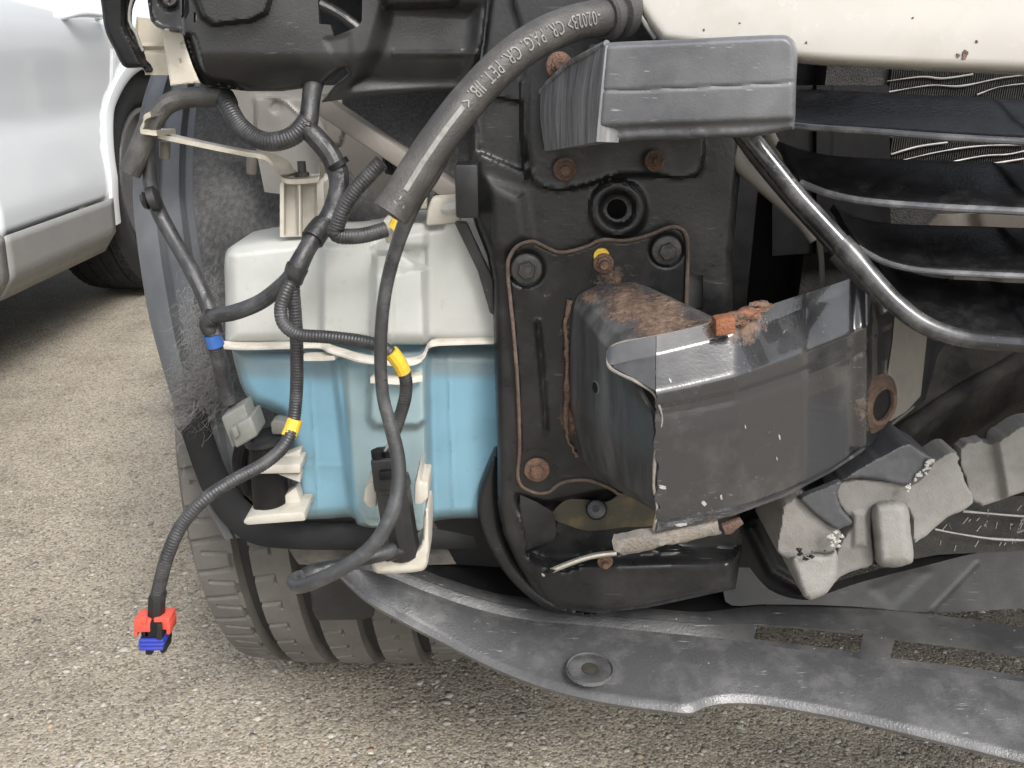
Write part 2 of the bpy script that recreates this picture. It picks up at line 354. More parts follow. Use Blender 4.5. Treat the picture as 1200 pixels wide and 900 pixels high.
def sheet(name, rows, mat, parent, thick=.003, rust=None, smooth=45):
    """lofted sheet through rows of world points, with real thickness along its normals"""
    R = np.array(rows, float); a, b, _ = R.shape
    gu = np.gradient(R, axis=0); gv = np.gradient(R, axis=1); nn = np.cross(gu, gv); nn /= np.linalg.norm(nn, axis=2)[..., None] + 1e-12
    B = R + nn * thick; n = a * b; V = np.concatenate([R.reshape(-1, 3), B.reshape(-1, 3)]); Fs = []
    for i in range(a - 1):
        for j in range(b - 1):
            q = (i * b + j, i * b + j + 1, (i + 1) * b + j + 1, (i + 1) * b + j); Fs.append(q); Fs.append(tuple(x + n for x in q[::-1]))
    ring = [(0, j) for j in range(b)] + [(i, b - 1) for i in range(1, a)] + [(a - 1, j) for j in range(b - 2, -1, -1)] + [(i, 0) for i in range(a - 2, 0, -1)]
    for k in range(len(ring)):
        p, q = ring[k], ring[(k + 1) % len(ring)]; i1, i2 = p[0] * b + p[1], q[0] * b + q[1]; Fs.append((i1, i1 + n, i2 + n, i2))
    o = mesh(name, V, Fs, mat, parent, smooth)
    if rust is not None:
        r = np.asarray(rust, float).reshape(-1); at = o.data.attributes.new('rust', 'FLOAT', 'POINT'); at.data.foreach_set('value', np.clip(np.concatenate([r, r]), 0, 1).astype(np.float32))
    return o
def bolt(u, v, Y, r, mat, parent, stud=False, head=.55, name='bolt', mat2=None):
    """flanged hex bolt facing forward; r = flange radius in metres"""
    c = P(u, v, Y); V = []; Fs = []
    def ring(rad, y, n, ph=.3):
        s = len(V)
        for k in range(n): an = 2 * math.pi * k / n + ph; V.append((c[0] + rad * math.cos(an), y, c[2] + rad * math.sin(an)))
        return s
    def lath(prof, n, ph=.3):
        ss = [ring(rad, Y - d, n, ph) for rad, d in prof]
        for a, b in zip(ss[:-1], ss[1:]):
            for k in range(n): Fs.append((a + k, a + (k + 1) % n, b + (k + 1) % n, b + k))
        Fs.append(tuple(range(ss[-1], ss[-1] + n)))
    lath([(r, 0), (r, .0012), (r * .93, .0022), (r * .6, .003)], 24)
    lath([(r * head * 1.08, .0015), (r * head * 1.08, r * .55), (r * head * .95, r * .64)], 6)
    if stud: lath([(r * head * .62, r * .5), (r * head * .62, r * 1.25), (r * head * .5, r * 1.35)], 12)
    else: lath([(r * head * .7, r * .6), (r * head * .66, r * .66), (r * head * .60, r * .62)], 16)
    return mesh(name, V, Fs, mat, parent, 30)

# ================================================================== GROUND
def mk_ground():
    m = bpy.data.materials.new('asphalt_aggregate'); m.use_nodes = True; MATS['ground'] = m
    N = m.node_tree.nodes; L = m.node_tree.links; bs = N['Principled BSDF']; geo = N.new('ShaderNodeNewGeometry'); pos = geo.outputs['Position']
    def vor(sc, feat='F1'):
        v = N.new('ShaderNodeTexVoronoi'); v.inputs['Scale'].default_value = sc; v.feature = feat; L.new(wp, v.inputs['Vector']); return v
    nz0 = N.new('ShaderNodeTexNoise'); nz0.inputs['Scale'].default_value = 90; nz0.inputs['Detail'].default_value = 3; L.new(pos, nz0.inputs['Vector'])
    sc_ = N.new('ShaderNodeVectorMath'); sc_.operation = 'SCALE'; sc_.inputs[3].default_value = .004; L.new(nz0.outputs[1], sc_.inputs[0])
    ad = N.new('ShaderNodeVectorMath'); ad.operation = 'ADD'; L.new(pos, ad.inputs[0]); L.new(sc_.outputs[0], ad.inputs[1]); wp = ad.outputs[0]
    def rampn(src, stops):
        r = N.new('ShaderNodeValToRGB'); e = r.color_ramp.elements
        while len(e) < len(stops): e.new(.5)
        for x, (p, c) in zip(e, stops): x.position = p; x.color = (*c, 1) if isinstance(c, tuple) else (c, c, c, 1)
        L.new(src, r.inputs[0]); return r.outputs[0]
    def mix(f, a, b, mode='MIX'):
        x = N.new('ShaderNodeMix'); x.data_type = 'RGBA'; x.blend_type = mode
        if isinstance(f, float): x.inputs[0].default_value = f
        else: L.new(f, x.inputs[0])
        for k, s in ((6, a), (7, b)):
            if isinstance(s, tuple): x.inputs[k].default_value = (*s, 1)
            else: L.new(s, x.inputs[k])
        return x.outputs[2]
    v1 = vor(105); v2 = vor(330); sep = N.new('ShaderNodeSeparateColor'); L.new(v1.outputs['Color'], sep.inputs[0])
    sep2 = N.new('ShaderNodeSeparateColor'); L.new(v2.outputs['Color'], sep2.inputs[0])
    stone = rampn(sep.outputs[0], [(0, (.17, .15, .125)), (.2, (.30, .265, .22)), (.5, (.36, .32, .26)), (.75, (.27, .25, .22)), (.9, (.44, .40, .34)), (1, (.36, .25, .16))])
    fine = rampn(sep2.outputs[1], [(0, (.17, .155, .13)), (.2, (.32, .285, .235)), (.6, (.41, .37, .305)), (1, (.52, .475, .40))])
    fs = rampn(v1.outputs['Distance'], [(.30, 1.), (.52, 0.)]); pick = rampn(sep.outputs[2], [(.52, 0.), (.58, 1.)])
    mm = N.new('ShaderNodeMath'); mm.operation = 'MULTIPLY'; L.new(fs, mm.inputs[0]); L.new(pick, mm.inputs[1])
    col = mix(mm.outputs[0], fine, stone)
    nz = N.new('ShaderNodeTexNoise'); nz.inputs['Scale'].default_value = 1.7; nz.inputs['Detail'].default_value = 6; L.new(pos, nz.inputs['Vector'])
    col = mix(1., col, rampn(nz.outputs[0], [(.3, (.58, .57, .55)), (.5, (.71, .70, .675)), (.7, (.82, .805, .775))]), 'MULTIPLY')
    nq = N.new('ShaderNodeTexNoise'); nq.inputs['Scale'].default_value = 9; nq.inputs['Detail'].default_value = 5; nq.inputs['Roughness'].default_value = .7; L.new(pos, nq.inputs['Vector'])
    col = mix(1., col, rampn(nq.outputs[0], [(.32, (.78, .77, .76)), (.5, (1., 1., 1.)), (.68, (1.10, 1.09, 1.07))]), 'MULTIPLY')
    L.new(col, bs.inputs['Base Color']); bs.inputs['Roughness'].default_value = .85; bs.inputs['Specular IOR Level'].default_value = .3
    nb = N.new('ShaderNodeTexNoise'); nb.inputs['Scale'].default_value = 260; nb.inputs['Detail'].default_value = 6; L.new(pos, nb.inputs['Vector'])
    s1 = N.new('ShaderNodeMath'); s1.operation = 'ADD'; L.new(nb.outputs[0], s1.inputs[0]); L.new(mm.outputs[0], s1.inputs[1])
    s2 = N.new('ShaderNodeMath'); s2.operation = 'SUBTRACT'; L.new(s1.outputs[0], s2.inputs[0]); L.new(v2.outputs['Distance'], s2.inputs[1])
    bp = N.new('ShaderNodeBump'); bp.inputs['Strength'].default_value = .55; bp.inputs['Distance'].default_value = .0022; L.new(s2.outputs[0], bp.inputs['Height']); L.new(bp.outputs[0], bs.inputs['Normal'])
mk_ground()
g = mesh('ground', [(-60, -60, 0), (60, -60, 0), (60, 60, 0), (-60, 60, 0)], [(0, 1, 2, 3)], 'ground', None, 0)
g['kind'] = 'structure'; g['label'] = 'pale worn asphalt parking ground with exposed aggregate'; g['category'] = 'ground'
# loose and half-sunk aggregate stones, uncountable
def stones():
    m = bpy.data.materials.new('aggregate_stone'); m.use_nodes = True; MATS['stone'] = m
    N = m.node_tree.nodes; L = m.node_tree.links; bs = N['Principled BSDF']; ge = N.new('ShaderNodeNewGeometry'); r = N.new('ShaderNodeValToRGB'); L.new(ge.outputs['Random Per Island'], r.inputs[0])
    st = [(0, (.15, .135, .12)), (.10, (.25, .23, .20)), (.4, (.40, .36, .30)), (.7, (.50, .455, .385)), (.88, (.33, .31, .285)), (.96, (.52, .48, .42)), (1, (.42, .29, .19))]
    e = r.color_ramp.elements
    while len(e) < len(st): e.new(.5)
    for x, (p, c) in zip(e, st): x.position = p; x.color = (*c, 1)
    nz = N.new('ShaderNodeTexNoise'); nz.inputs['Scale'].default_value = 300; L.new(ge.outputs['Position'], nz.inputs['Vector'])
    mx = N.new('ShaderNodeMix'); mx.data_type = 'RGBA'; mx.blend_type = 'MULTIPLY'; mx.inputs[0].default_value = .5; L.new(r.outputs[0], mx.inputs[6]); L.new(nz.outputs[1], mx.inputs[7])
    L.new(mx.outputs[2], bs.inputs['Base Color']); bs.inputs['Roughness'].default_value = .8
    bm = bmesh.new(); bmesh.ops.create_icosphere(bm, subdivisions=1, radius=1); bv = np.array([v.co for v in bm.verts]); bf = np.array([[v.index for v in f.verts] for f in bm.faces]); bm.free()
    n = 16000; x = rng.uniform(-1.35, 1.1, n); y = .62 + 2.6 * rng.random(n) ** 1.7; s = np.exp(rng.normal(math.log(.0022), .5, n)); s = np.minimum(s, .0062)
    a = rng.uniform(0, 6.28, n); sx = s * rng.uniform(.8, 1.4, n); sy = s * rng.uniform(.7, 1.2, n); sz = s * rng.uniform(.2, .36, n)
    V = bv[None] * np.stack([sx, sy, sz], 1)[:, None] * (1 + rng.uniform(-.22, .22, (n, len(bv), 1)))
    X = V[..., 0] * np.cos(a)[:, None] - V[..., 1] * np.sin(a)[:, None] + x[:, None]; Yv = V[..., 0] * np.sin(a)[:, None] + V[..., 1] * np.cos(a)[:, None] + y[:, None]
    Z = V[..., 2] + (sz * .1)[:, None] - (s * .12)[:, None]
    vv = np.stack([X, Yv, Z], -1).reshape(-1, 3); ff = (bf[None] + (np.arange(n) * len(bv))[:, None, None]).reshape(-1, 3)
    me = bpy.data.meshes.new('aggregate_stones'); me.vertices.add(len(vv)); me.vertices.foreach_set('co', vv.reshape(-1).astype(np.float32))
    me.loops.add(ff.size); me.loops.foreach_set('vertex_index', ff.reshape(-1).astype(np.int32)); me.polygons.add(len(ff)); me.polygons.foreach_set('loop_start', np.arange(0, ff.size, 3).astype(np.int32)); me.update(calc_edges=True); me.polygons.foreach_set('use_smooth', np.ones(len(ff), bool))
    o = bpy.data.objects.new('aggregate_stones', me); C.objects.link(o); me.materials.append(m); o['kind'] = 'stuff'; o['label'] = 'small tan and grey aggregate stones set in the asphalt'; o['category'] = 'gravel'
stones()

# ================================================================== WHEELS
def lathe_x(name, cx, cy, cz, prof, mat, parent, n=96, hfun=None, ang=None, smooth=40, groove=None):
    """revolve profile (x, r) about the axle"""
    pr = np.array(prof, float); th = np.linspace(0, 2 * math.pi, n, endpoint=False) if ang is None else np.linspace(ang[0], ang[1], n)
    Xg, Tg = np.meshgrid(pr[:, 0], th); Rg = np.broadcast_to(pr[:, 1], Xg.shape).copy()
    H = hfun(Xg, Tg) if hfun is not None else np.zeros(Xg.shape); Rg -= H
    V = np.stack([cx + Xg, cy - Rg * np.cos(Tg), cz + Rg * np.sin(Tg)], -1).reshape(-1, 3); m = len(pr); Fs = []
    k = n if ang is None else n - 1
    for i in range(k):
        j = (i + 1) % n
        for q in range(m - 1): Fs.append((i * m + q, i * m + q + 1, j * m + q + 1, j * m + q))
    me = bpy.data.meshes.new(name); me.from_pydata(V.tolist(), [], Fs); me.update()
    o = link(name, me, mat, parent, smooth)
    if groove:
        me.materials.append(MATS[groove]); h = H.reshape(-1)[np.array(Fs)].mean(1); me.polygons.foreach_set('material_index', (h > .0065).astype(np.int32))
    return o
def tyre_profile(w, R, hub, n=60):
    """outer contour of a tyre from inner bead to outer bead, tread finely sampled"""
    xs = np.linspace(-w / 2 + .012, w / 2 - .012, n); t = [(x, R - .010 * abs(2 * x / w) ** 3) for x in xs]
    left = [(-w / 2 + .022, hub), (-w / 2 + .006, hub + .02), (-w / 2 - .004, (hub + R) / 2), (-w / 2 - .001, R - .045), (-w / 2 + .004, R - .022)]
    return left + t + [(-x, r) for x, r in left[::-1]]
def tread_fn(w, grooves, gw, pitch, R, sipe_w=.0022, dens=1):
    def f(X, T):
        s = T * R; d = np.zeros(X.shape)
        for gx in grooves: d = np.maximum(d, .012 * sst((gw - abs(X - gx)) / .0025))
        ed = grooves[0]
        # shoulder slits, leaning, closed before the groove
        for side in (-1, 1):
            xx = X * side; inz = (xx > abs(ed) + .012) & (xx < w / 2 - .004)
            ph = (s + (xx - w / 2) * .30 + 500) % pitch
            d = np.where(inz, np.maximum(d, .004 * sst(1.6 - abs(ph - pitch / 2) / sipe_w)), d)
            hook = (xx > abs(ed) + .009) & (xx < abs(ed) + .0125) & (ph > pitch / 2) & (ph < pitch / 2 + .017)
            d = np.where(hook, np.maximum(d, .004), d)
            ph3 = (ph - (xx - abs(ed)) * .22) % pitch
            d = np.where(inz & (xx < w / 2 - .02), np.maximum(d, .003 * sst(1.6 - abs(ph3 - pitch / 2 - .016) / sipe_w)), d)
        # small hooked sipes on the inner ribs
        ctr = abs(X) < abs(ed) - gw
        for k, gx in enumerate(grooves):
            q = X - gx; ph = (s + k * .013 - q * .25 + 500) % pitch
            z = ctr & (q > gw) & (q < gw + .021)
            d = np.where(z, np.maximum(d, .0035 * sst(1.6 - abs(ph - pitch / 2) / sipe_w)), d)
            hk = ctr & (q > gw + .0185) & (q < gw + .021) & (ph > pitch / 2 - .011) & (ph < pitch / 2); d = np.where(hk, np.maximum(d, .003), d)
        return d
    return f

# ================================================================== WHITE SUV
suv = bpy.data.objects.new('white_suv', None); C.objects.link(suv); suv.location = (-2.0, 1.35, 0)
suv['label'] = 'glossy white SUV with grey lower cladding parked alongside on the asphalt'; suv['category'] = 'car'
SX = -1.12; WY, WR = 2.80, .345; FY = WY - 2.66
def suv_x(y, z, side=1):
    """half-section of the body: x of the flank at height z"""
    zz = np.array([.20, .26, .40, .50, .58, .66, .74, .80, .86, .93, 1.0, 1.45])
    xx = np.array([-.055, -.012, .0, -.012, -.022, -.012, .003, .006, -.004, -.03, -.06, -.26])
    fl = np.interp(z, zz, xx)
    end = np.clip((abs(y - 1.35) - 1.55) / .65, 0, 1)
    return SX + fl - .22 * end ** 2
def suv_flank(name, ys, zs, mat, arch=True, off=0., right=True, ang=None):
    V = []; Fs = []; ny, nz = len(ys), len(zs)
    Yg, Zg = np.meshgrid(ys, zs, indexing='ij')
    Yw, Zw = Yg.copy(), Zg.copy(); keepv = np.ones(Yg.shape, bool)
    for wy in (WY, FY):
        d = np.hypot(Yg - wy, Zg - .33); ins = d < .395; keepv &= ~ins
    Xw = suv_x(Yw, Zw) + off
    if not right: Xw = -4.0 - Xw
    idx = np.arange(ny * nz).reshape(ny, nz)
    # snap the cells that touch an arch on to its circle
    cell = keepv[:-1, :-1] & keepv[1:, :-1] & keepv[:-1, 1:] & keepv[1:, 1:]
    anyk = keepv[:-1, :-1].astype(int) + keepv[1:, :-1] + keepv[:-1, 1:] + keepv[1:, 1:]
    cell2 = anyk >= 2
    for wy in (WY, FY):
        d = np.hypot(Yg - wy, Zg - .33) + 1e-9; m = (d < .395) & (d > .395 - .06)
        Yw = np.where(m, wy + (Yg - wy) / d * .395, Yw); Zw = np.where(m, .33 + (Zg - .33) / d * .395, Zw)
    Xw = suv_x(Yw, Zw) + off
    if not right: Xw = -4.0 - Xw
    P3 = np.stack([Xw, Yw, Zw], -1).reshape(-1, 3)
    for i, j in zip(*np.nonzero(cell2)): Fs.append((idx[i, j], idx[i + 1, j], idx[i + 1, j + 1], idx[i, j + 1]))
    o = mesh(name, P3, Fs, mat, suv, 45)
    sm = o.modifiers.new('thick', 'SOLIDIFY'); sm.thickness = .004; sm.offset = -1
    return o
def yr(a, b, st=.025): return np.linspace(a, b, max(int((b - a) / st), 2) + 1)
for R_ in (True, False):
    zs = np.concatenate([[.348], np.linspace(.37, .95, 30)])
    suv_flank('fender_panel', yr(-.75, .592), zs, 'suv_white', right=R_)
    suv_flank('front_door', yr(.598, 1.855), zs, 'suv_white', right=R_)
    suv_flank('rear_door', yr(1.862, 2.56), zs, 'suv_white', right=R_)
    suv_flank('quarter_panel', yr(2.566, 3.45), zs, 'suv_white', right=R_)
    suv_flank('cladding_panel', yr(FY + .40, 1.855), np.linspace(.205, .352, 9), 'suv_cladding', off=.010, right=R_)
    suv_flank('cladding_panel', yr(1.862, WY - .395), np.linspace(.205, .352, 9), 'suv_cladding', off=.010, right=R_)
    for wy in (WY, FY):
        ths = np.linspace(math.radians(-8), math.radians(188), 60); rows = []
        for rr, dx in ((.352, -.055), (.358, .012), (.375, .018), (.398, .012), (.402, -.004)):
            row = []
            for t in ths:
                y = wy - rr * math.cos(t); z = .33 + rr * math.sin(t); x = suv_x(y, z) + dx
                row.append((x if R_ else -4 - x, y, z))
            rows.append(row)
        sheet('arch_trim', rows, 'suv_cladding' if False else 'suv_arch' if 'suv_arch' in MATS else 'suv_cladding', suv, .002)
    # greenhouse
    sx = 1 if R_ else -1; ox = 0 if R_ else -4.0
    def gx(x): return x if R_ else -4.0 - x
    rows = [[(gx(SX - .035), y, .945) for y in (.55, 1.2, 1.9, 2.6, 3.1)], [(gx(SX - .20), y, 1.38) for y in (1.15, 1.4, 1.9, 2.5, 2.85)]]
    sheet('side_window', rows, 'glass_dark', suv, .004)
# door handles
for dy, rt in ((2.36, True), (1.70, True)):
    hb = np.array([SX + .012, dy + .02, .81])
    sheet('handle_recess', [[(suv_x(dy + a * .085, .81 + b * .03) - .0 + .002 - .016 * max(0, 1 - (a * a + b * b)), dy + .03 + a * .085, .81 + b * .034) for b in np.linspace(-1, 1, 9)] for a in np.linspace(-1, 1, 13)], 'suv_white', suv, .001)
    tube('door_handle', [(SX + .004, dy - .07, .812), (SX + .030, dy - .045, .82), (SX + .036, dy + .03, .823), (SX + .03, dy + .10, .822), (SX + .004, dy + .125, .818)], .010, 'suv_white', suv, px=False, seg=14)
# shell: hood, roof, ends, floor
def shell_rows(yz, half):
    return [[(-2.0 + s * half[k], yz[k][0], yz[k][1]) for s in np.linspace(-1, 1, 9)] for k in range(len(yz))]
sheet('hood', shell_rows([(-.78, .62), (-.75, .82), (-.5, .90), (.0, .96), (.5, 1.0)], [.70, .74, .80, .84, .85]), 'suv_white', suv, .004)
sheet('windscreen', shell_rows([(.5, .99), (.85, 1.2), (1.2, 1.39)], [.80, .74, .68]), 'glass_dark', suv, .004)
sheet('roof', shell_rows([(1.15, 1.38), (1.6, 1.46), (2.3, 1.46), (2.85, 1.39)], [.68, .69, .69, .67]), 'suv_white', suv, .004)
sheet('tailgate', shell_rows([(2.85, 1.39), (3.15, 1.0), (3.40, .93), (3.46, .6), (3.40, .3)], [.67, .78, .70, .68, .66]), 'suv_white', suv, .004)
sheet('front_bumper', shell_rows([(-.76, .78), (-.84, .62), (-.86, .45), (-.80, .22)], [.72, .70, .70, .66]), 'suv_cladding', suv, .004)
sheet('underbody', shell_rows([(-.78, .225), (.5, .21), (2.0, .21), (3.38, .26)], [.70, .62, .62, .66]), 'plastic_dark', suv, .01)
sheet('firewall_panel', [[(-2.8, y, z) for z in (.22, .9)] for y in (-.6, 3.3)], 'plastic_dark', suv, .01)
sheet('firewall_panel', [[(-1.36, y, z) for z in (.22, .9)] for y in (-.6, 3.3)], 'plastic_dark', suv, .01)
def suv_wheel(cx, cy):
    e = bpy.data.objects.new('wheel', None); C.objects.link(e); e.parent = suv; e.location = -suv.location
    gs = [-.066, -.024, .024, .066]
    lathe_x('tyre', cx, cy, WR, tyre_profile(.215, WR, .225, 64), 'tyre_black', e, 420, tread_fn(.215, gs, .005, .034, WR))
    rim = lathe_x('rim', cx, cy, WR, [(-.09, .222), (-.09, .228), (.085, .228), (.098, .226), (.098, .215), (.06, .20), (.05, .10), (.06, .05), (.06, .001)], 'rim_alloy', e, 48)
suv_wheel(SX - .135, WY); suv_wheel(SX - .135, FY); suv_wheel(-4 - SX + .135, WY); suv_wheel(-4 - SX + .135, FY)

# ================================================================== DAMAGED CAR
car = bpy.data.objects.new('damaged_car', None); C.objects.link(car); car.location = (.5, 1.0, 0)
car['label'] = 'cream car with its front bumper torn off, exposing washer tank and bent beam'; car['category'] = 'car'
def group(name, parent=car):
    e = bpy.data.objects.new(name, None); C.objects.link(e); e.parent = parent; e.location = -parent.location if parent.parent is None else (0, 0, 0); return e

# ---- front wheel
AX, AY, AZ = -.170, 1.005, .337; TW = .272
fw = group('front_wheel')
GS = [-.073, -.020, .033, .086]
th0, th1 = math.radians(-100), math.radians(30)
prof = tyre_profile(TW, AZ, .215, 130)
tf = tread_fn(TW, [-.078, -.026, .026, .078], .0078, .037, AZ)
lathe_x('tyre', AX, AY, AZ, prof, 'tyre_rubber', fw, 760, tf, (th0, th1), groove='tyre_black')
lathe_x('tyre_rear', AX, AY, AZ, tyre_profile(TW, AZ, .215, 24), 'tyre_rubber', fw, 80, None, (th1, th0 + 2 * math.pi))
lathe_x('rim', AX, AY, AZ, [(-.125, .213), (-.118, .22), (.118, .22), (.125, .213), (.07, .19), (.05, .06), (.05, .001)], 'rim_alloy', fw, 48)

# ---- wheel arch liner (cylinder round the tyre)
LR = .378
def liner_pt(x, th, r=LR): return (x, AY - r * math.cos(th), AZ + r * math.sin(th))
def liner_edge(th):   # outer edge moves outwards towards the top
    return np.interp(math.degrees(th), [-8, -3, 5, 17, 29, 45, 70, 95, 140], [-.215, -.232, -.252, -.271, -.295, -.321, -.350, -.385, -.40])
ths = np.linspace(math.radians(1), math.radians(125), 70)
rows = []
for f, dr in ((0, -.03), (0, .002), (.15, .006), (.32, .006), (.40, .001), (.50, .004), (.72, .004), (.80, -.001), (1, 0)):
    rows.append([liner_pt(liner_edge(t) + f * .052 * np.interp(math.degrees(t), [-4, 12, 30], [.35, .7, 1]), t, LR + dr) for t in ths])
lin = sheet('wheel_arch_liner', rows, 'liner_grey', car, .0025)
rows = [[liner_pt(liner_edge(t) + .050 + k * .045, t, LR + .002) for t in np.linspace(math.radians(8), math.radians(125), 50)] for k in range(9)]
felt = sheet('felt_lining', rows, 'felt', lin, .004)
rows = [[liner_pt(liner_edge(t) + .048 + k * .045, t, LR + .0005 + .003 * math.sin(k * 2.1 + t * 19)) for t in np.linspace(math.radians(-3.5), math.radians(10), 30)] for k in range(10)]
sheet('lower_liner', rows[:4], 'liner_dusty', lin, .0025)
sheet('lower_liner', rows[3:], 'plastic_dark', lin, .0025)
# liner lip that curls over the tyre below
pl = cat(PP([(216, 505, .618), (240, 572, .615), (266, 612, .612), (298, 634, .608), (345, 640, .606), (400, 641, .608), (440, 641, .612), (520, 640, .62), (620, 638, .63)]), 8)
sheet('liner_lip', [pl + np.array([.014, .010, .016]), pl + np.array([.006, .002, .008]), pl, pl + np.array([0, .016, -.004]), pl + np.array([0, .05, -.002])], 'plastic_dark', lin, .0025)
prism('liner_rib', [(225, 360), (236, 352), (240, 356), (244, 398), (238, 392)], .66, .02, 'liner_grey', lin, .001)
for (u, v, r) in ((238, 510, 7), (246, 541, 6), (274, 567, 8)):
    c = P(u, v, .657); rod('liner_clip', c + np.array([0, -.004, 0]), c + np.array([0, .008, 0]), [(0, r / F * .35), (.2, r / F * .65), (1, r / F * .65)], 'plastic_dark', lin, 14)
# dark bracket below the tank, in front of the tyre
relief('liner_bracket', [(366, 612), (440, 612), (465, 614), (468, 650), (462, 690), (440, 700), (438, 722), (425, 726), (372, 727), (366, 715), (358, 640)], .636, 'plastic_black', lin, feats=[('line', [(370, 640), (376, 660), (390, 668), (520, 660)], 5, .004), ('line', [(362, 615), (365, 725)], 4, .003), ([(380, 600), (520, 600), (520, 660), (385, 655)], -.006, 8)], step=3, thick=.004)
bolt(384, 617, .632, .005, 'bolt_rust', lin)

# felt fuzz and torn fibre tuft
def fibres(name, roots, dirs, length, width, mat, parent, curl=.4, nseg=3):
    V = []; Fs = []
    for p, d in zip(roots, dirs):
        p = np.array(p); d = np.array(d) / np.linalg.norm(d); L_ = length * random.uniform(.4, 1.3); sv = np.cross(d, (0, 1, 0)); sv = sv / (np.linalg.norm(sv) + 1e-9) * width
        k0 = len(V)
        for s in range(nseg + 1):
            V += [p - sv * (1 - s / (nseg + 1)), p + sv * (1 - s / (nseg + 1))]
            d = d + np.random.default_rng(len(V)).normal(0, curl, 3); d /= np.linalg.norm(d); p = p + d * L_ / nseg
        for s in range(nseg): Fs.append((k0 + 2 * s, k0 + 2 * s + 1, k0 + 2 * s + 3, k0 + 2 * s + 2))
    me = bpy.data.meshes.new(name); me.from_pydata([tuple(v) for v in V], [], Fs); me.update()
    o = link(name, me, mat, parent, 0); o['kind'] = 'stuff'; return o
rt, dr = [], []
for _ in range(7000):
    t = random.uniform(math.radians(6), math.radians(80)); x = liner_edge(t) + .05 + random.uniform(0, .17)
    rt.append(liner_pt(x, t, LR + .0045)); dr.append((random.gauss(0, .35), -.25 - random.random() * .3, -1 + random.gauss(0, .3)))
fibres('felt_fuzz', rt[:4500], dr[:4500], .007, .00022, 'fibre_dark', lin, .3, 2)
fibres('felt_fuzz', rt[4500:], dr[4500:], .006, .00018, 'fibre', lin, .35, 2)
rt, dr = [], []
for _ in range(1500):
    u = random.gauss(236, 17); v = random.gauss(462, 20) + (u - 236) * -.5
    rt.append(P(u, v, random.uniform(.625, .645))); dr.append((-1 + random.gauss(0, .7), random.gauss(0, .4), -.4 + random.gauss(0, .7)))
fibres('fibre_tuft', rt, dr, .030, .00020, 'fibre', lin, .55, 7)
rt, dr = [], []
for _ in range(1100):
    u = random.gauss(238, 14); v = random.gauss(385, 32); rt.append(P(u, v, .645 - .0001 * (v - 385))); dr.append((random.gauss(0, .5), -.6, -1 + random.gauss(0, .4)))
fibres('fibre_tuft', rt, dr, .012, .0002, 'fibre', lin, .5, 4)

# ---- washer reservoir
TY = .578
tank = group('washer_reservoir')
up_out = cat([(264, 404), (264, 350), (263, 306), (268, 291), (285, 285), (330, 279), (376, 276), (400, 276), (430, 272), (470, 262), (505, 258), (515, 240), (535, 232), (575, 228), (604, 240), (606, 320), (606, 404)], 6, False)
col_feats = [([(377, 288), (436, 286), (438, 415), (377, 415)], .010, 8), ([(438, 297), (470, 295), (498, 316), (500, 416), (436, 416)], .024, 9), ([(345, 290), (376, 290), (376, 415), (345, 415)], -.004, 10), ([(499, 255), (615, 235), (615, 420), (499, 420)], -.010, 12)]
relief('upper_shell', up_out, TY, 'tank_plastic', tank, feats=col_feats + [([(462, 290), (500, 290), (500, 312), (464, 318)], -.012, 8), ([(255, 270), (520, 250), (520, 268), (380, 285), (255, 297)], -.006, 8), ([(440, 322), (462, 312), (462, 416), (440, 416)], .003, 6)], step=2.5, back=.655, edge=(16, .02), smooth=60)
low_out = cat([(272, 411), (276, 430), (284, 455), (296, 472), (318, 482), (331, 490), (337, 510), (342, 545), (344, 590), (349, 607), (380, 608), (412, 606), (420, 615), (440, 619), (480, 621), (498, 622), (506, 612), (530, 608), (565, 607), (606, 603), (606, 411)], 5, False)
low_feats = [([(388, 400), (402, 400), (420, 640), (415, 640)], .006, 8), ([(402, 400), (500, 400), (504, 640), (418, 640)], .012, 10), ([(436, 400), (500, 400), (500, 492), (490, 500), (440, 500), (432, 490)], .010, 9), ([(500, 400), (620, 400), (620, 640), (507, 640)], -.012, 12), ('line', [(363, 430), (374, 610)], 2.5, .0012), ('line', [(525, 410), (532, 600)], 2.5, .0012), ('line', [(345, 545), (410, 545)], 2, .0008)]
relief('lower_shell', low_out, TY + .004, 'tank_plastic_low', tank, feats=low_feats, step=2.5, back=.650, edge=(14, .018), smooth=60)
fl_out = [(u + (3 if u < 350 else -2 if u > 590 else 0), v - (3 if v > 560 else 0)) for u, v in low_out if v > 436]
fl_out = [(281, 438)] + fl_out + [(604, 437)]
relief('washer_fluid', fl_out, TY + .0062, 'washer_fluid', tank, feats=low_feats, step=2.5, back=.646, edge=(13, .016), smooth=60)
relief('paling_sheet', cat([(402, 436), (436, 432), (470, 440), (498, 434), (501, 500), (503, 612), (470, 616), (425, 610), (412, 540), (405, 480)], 4, True), TY + .0050, 'tank_plastic_low', tank, feats=low_feats, step=2.5, thick=.0006, edge=(8, .002), smooth=60)  # extra translucent sheet added so the fluid in the column looks paler
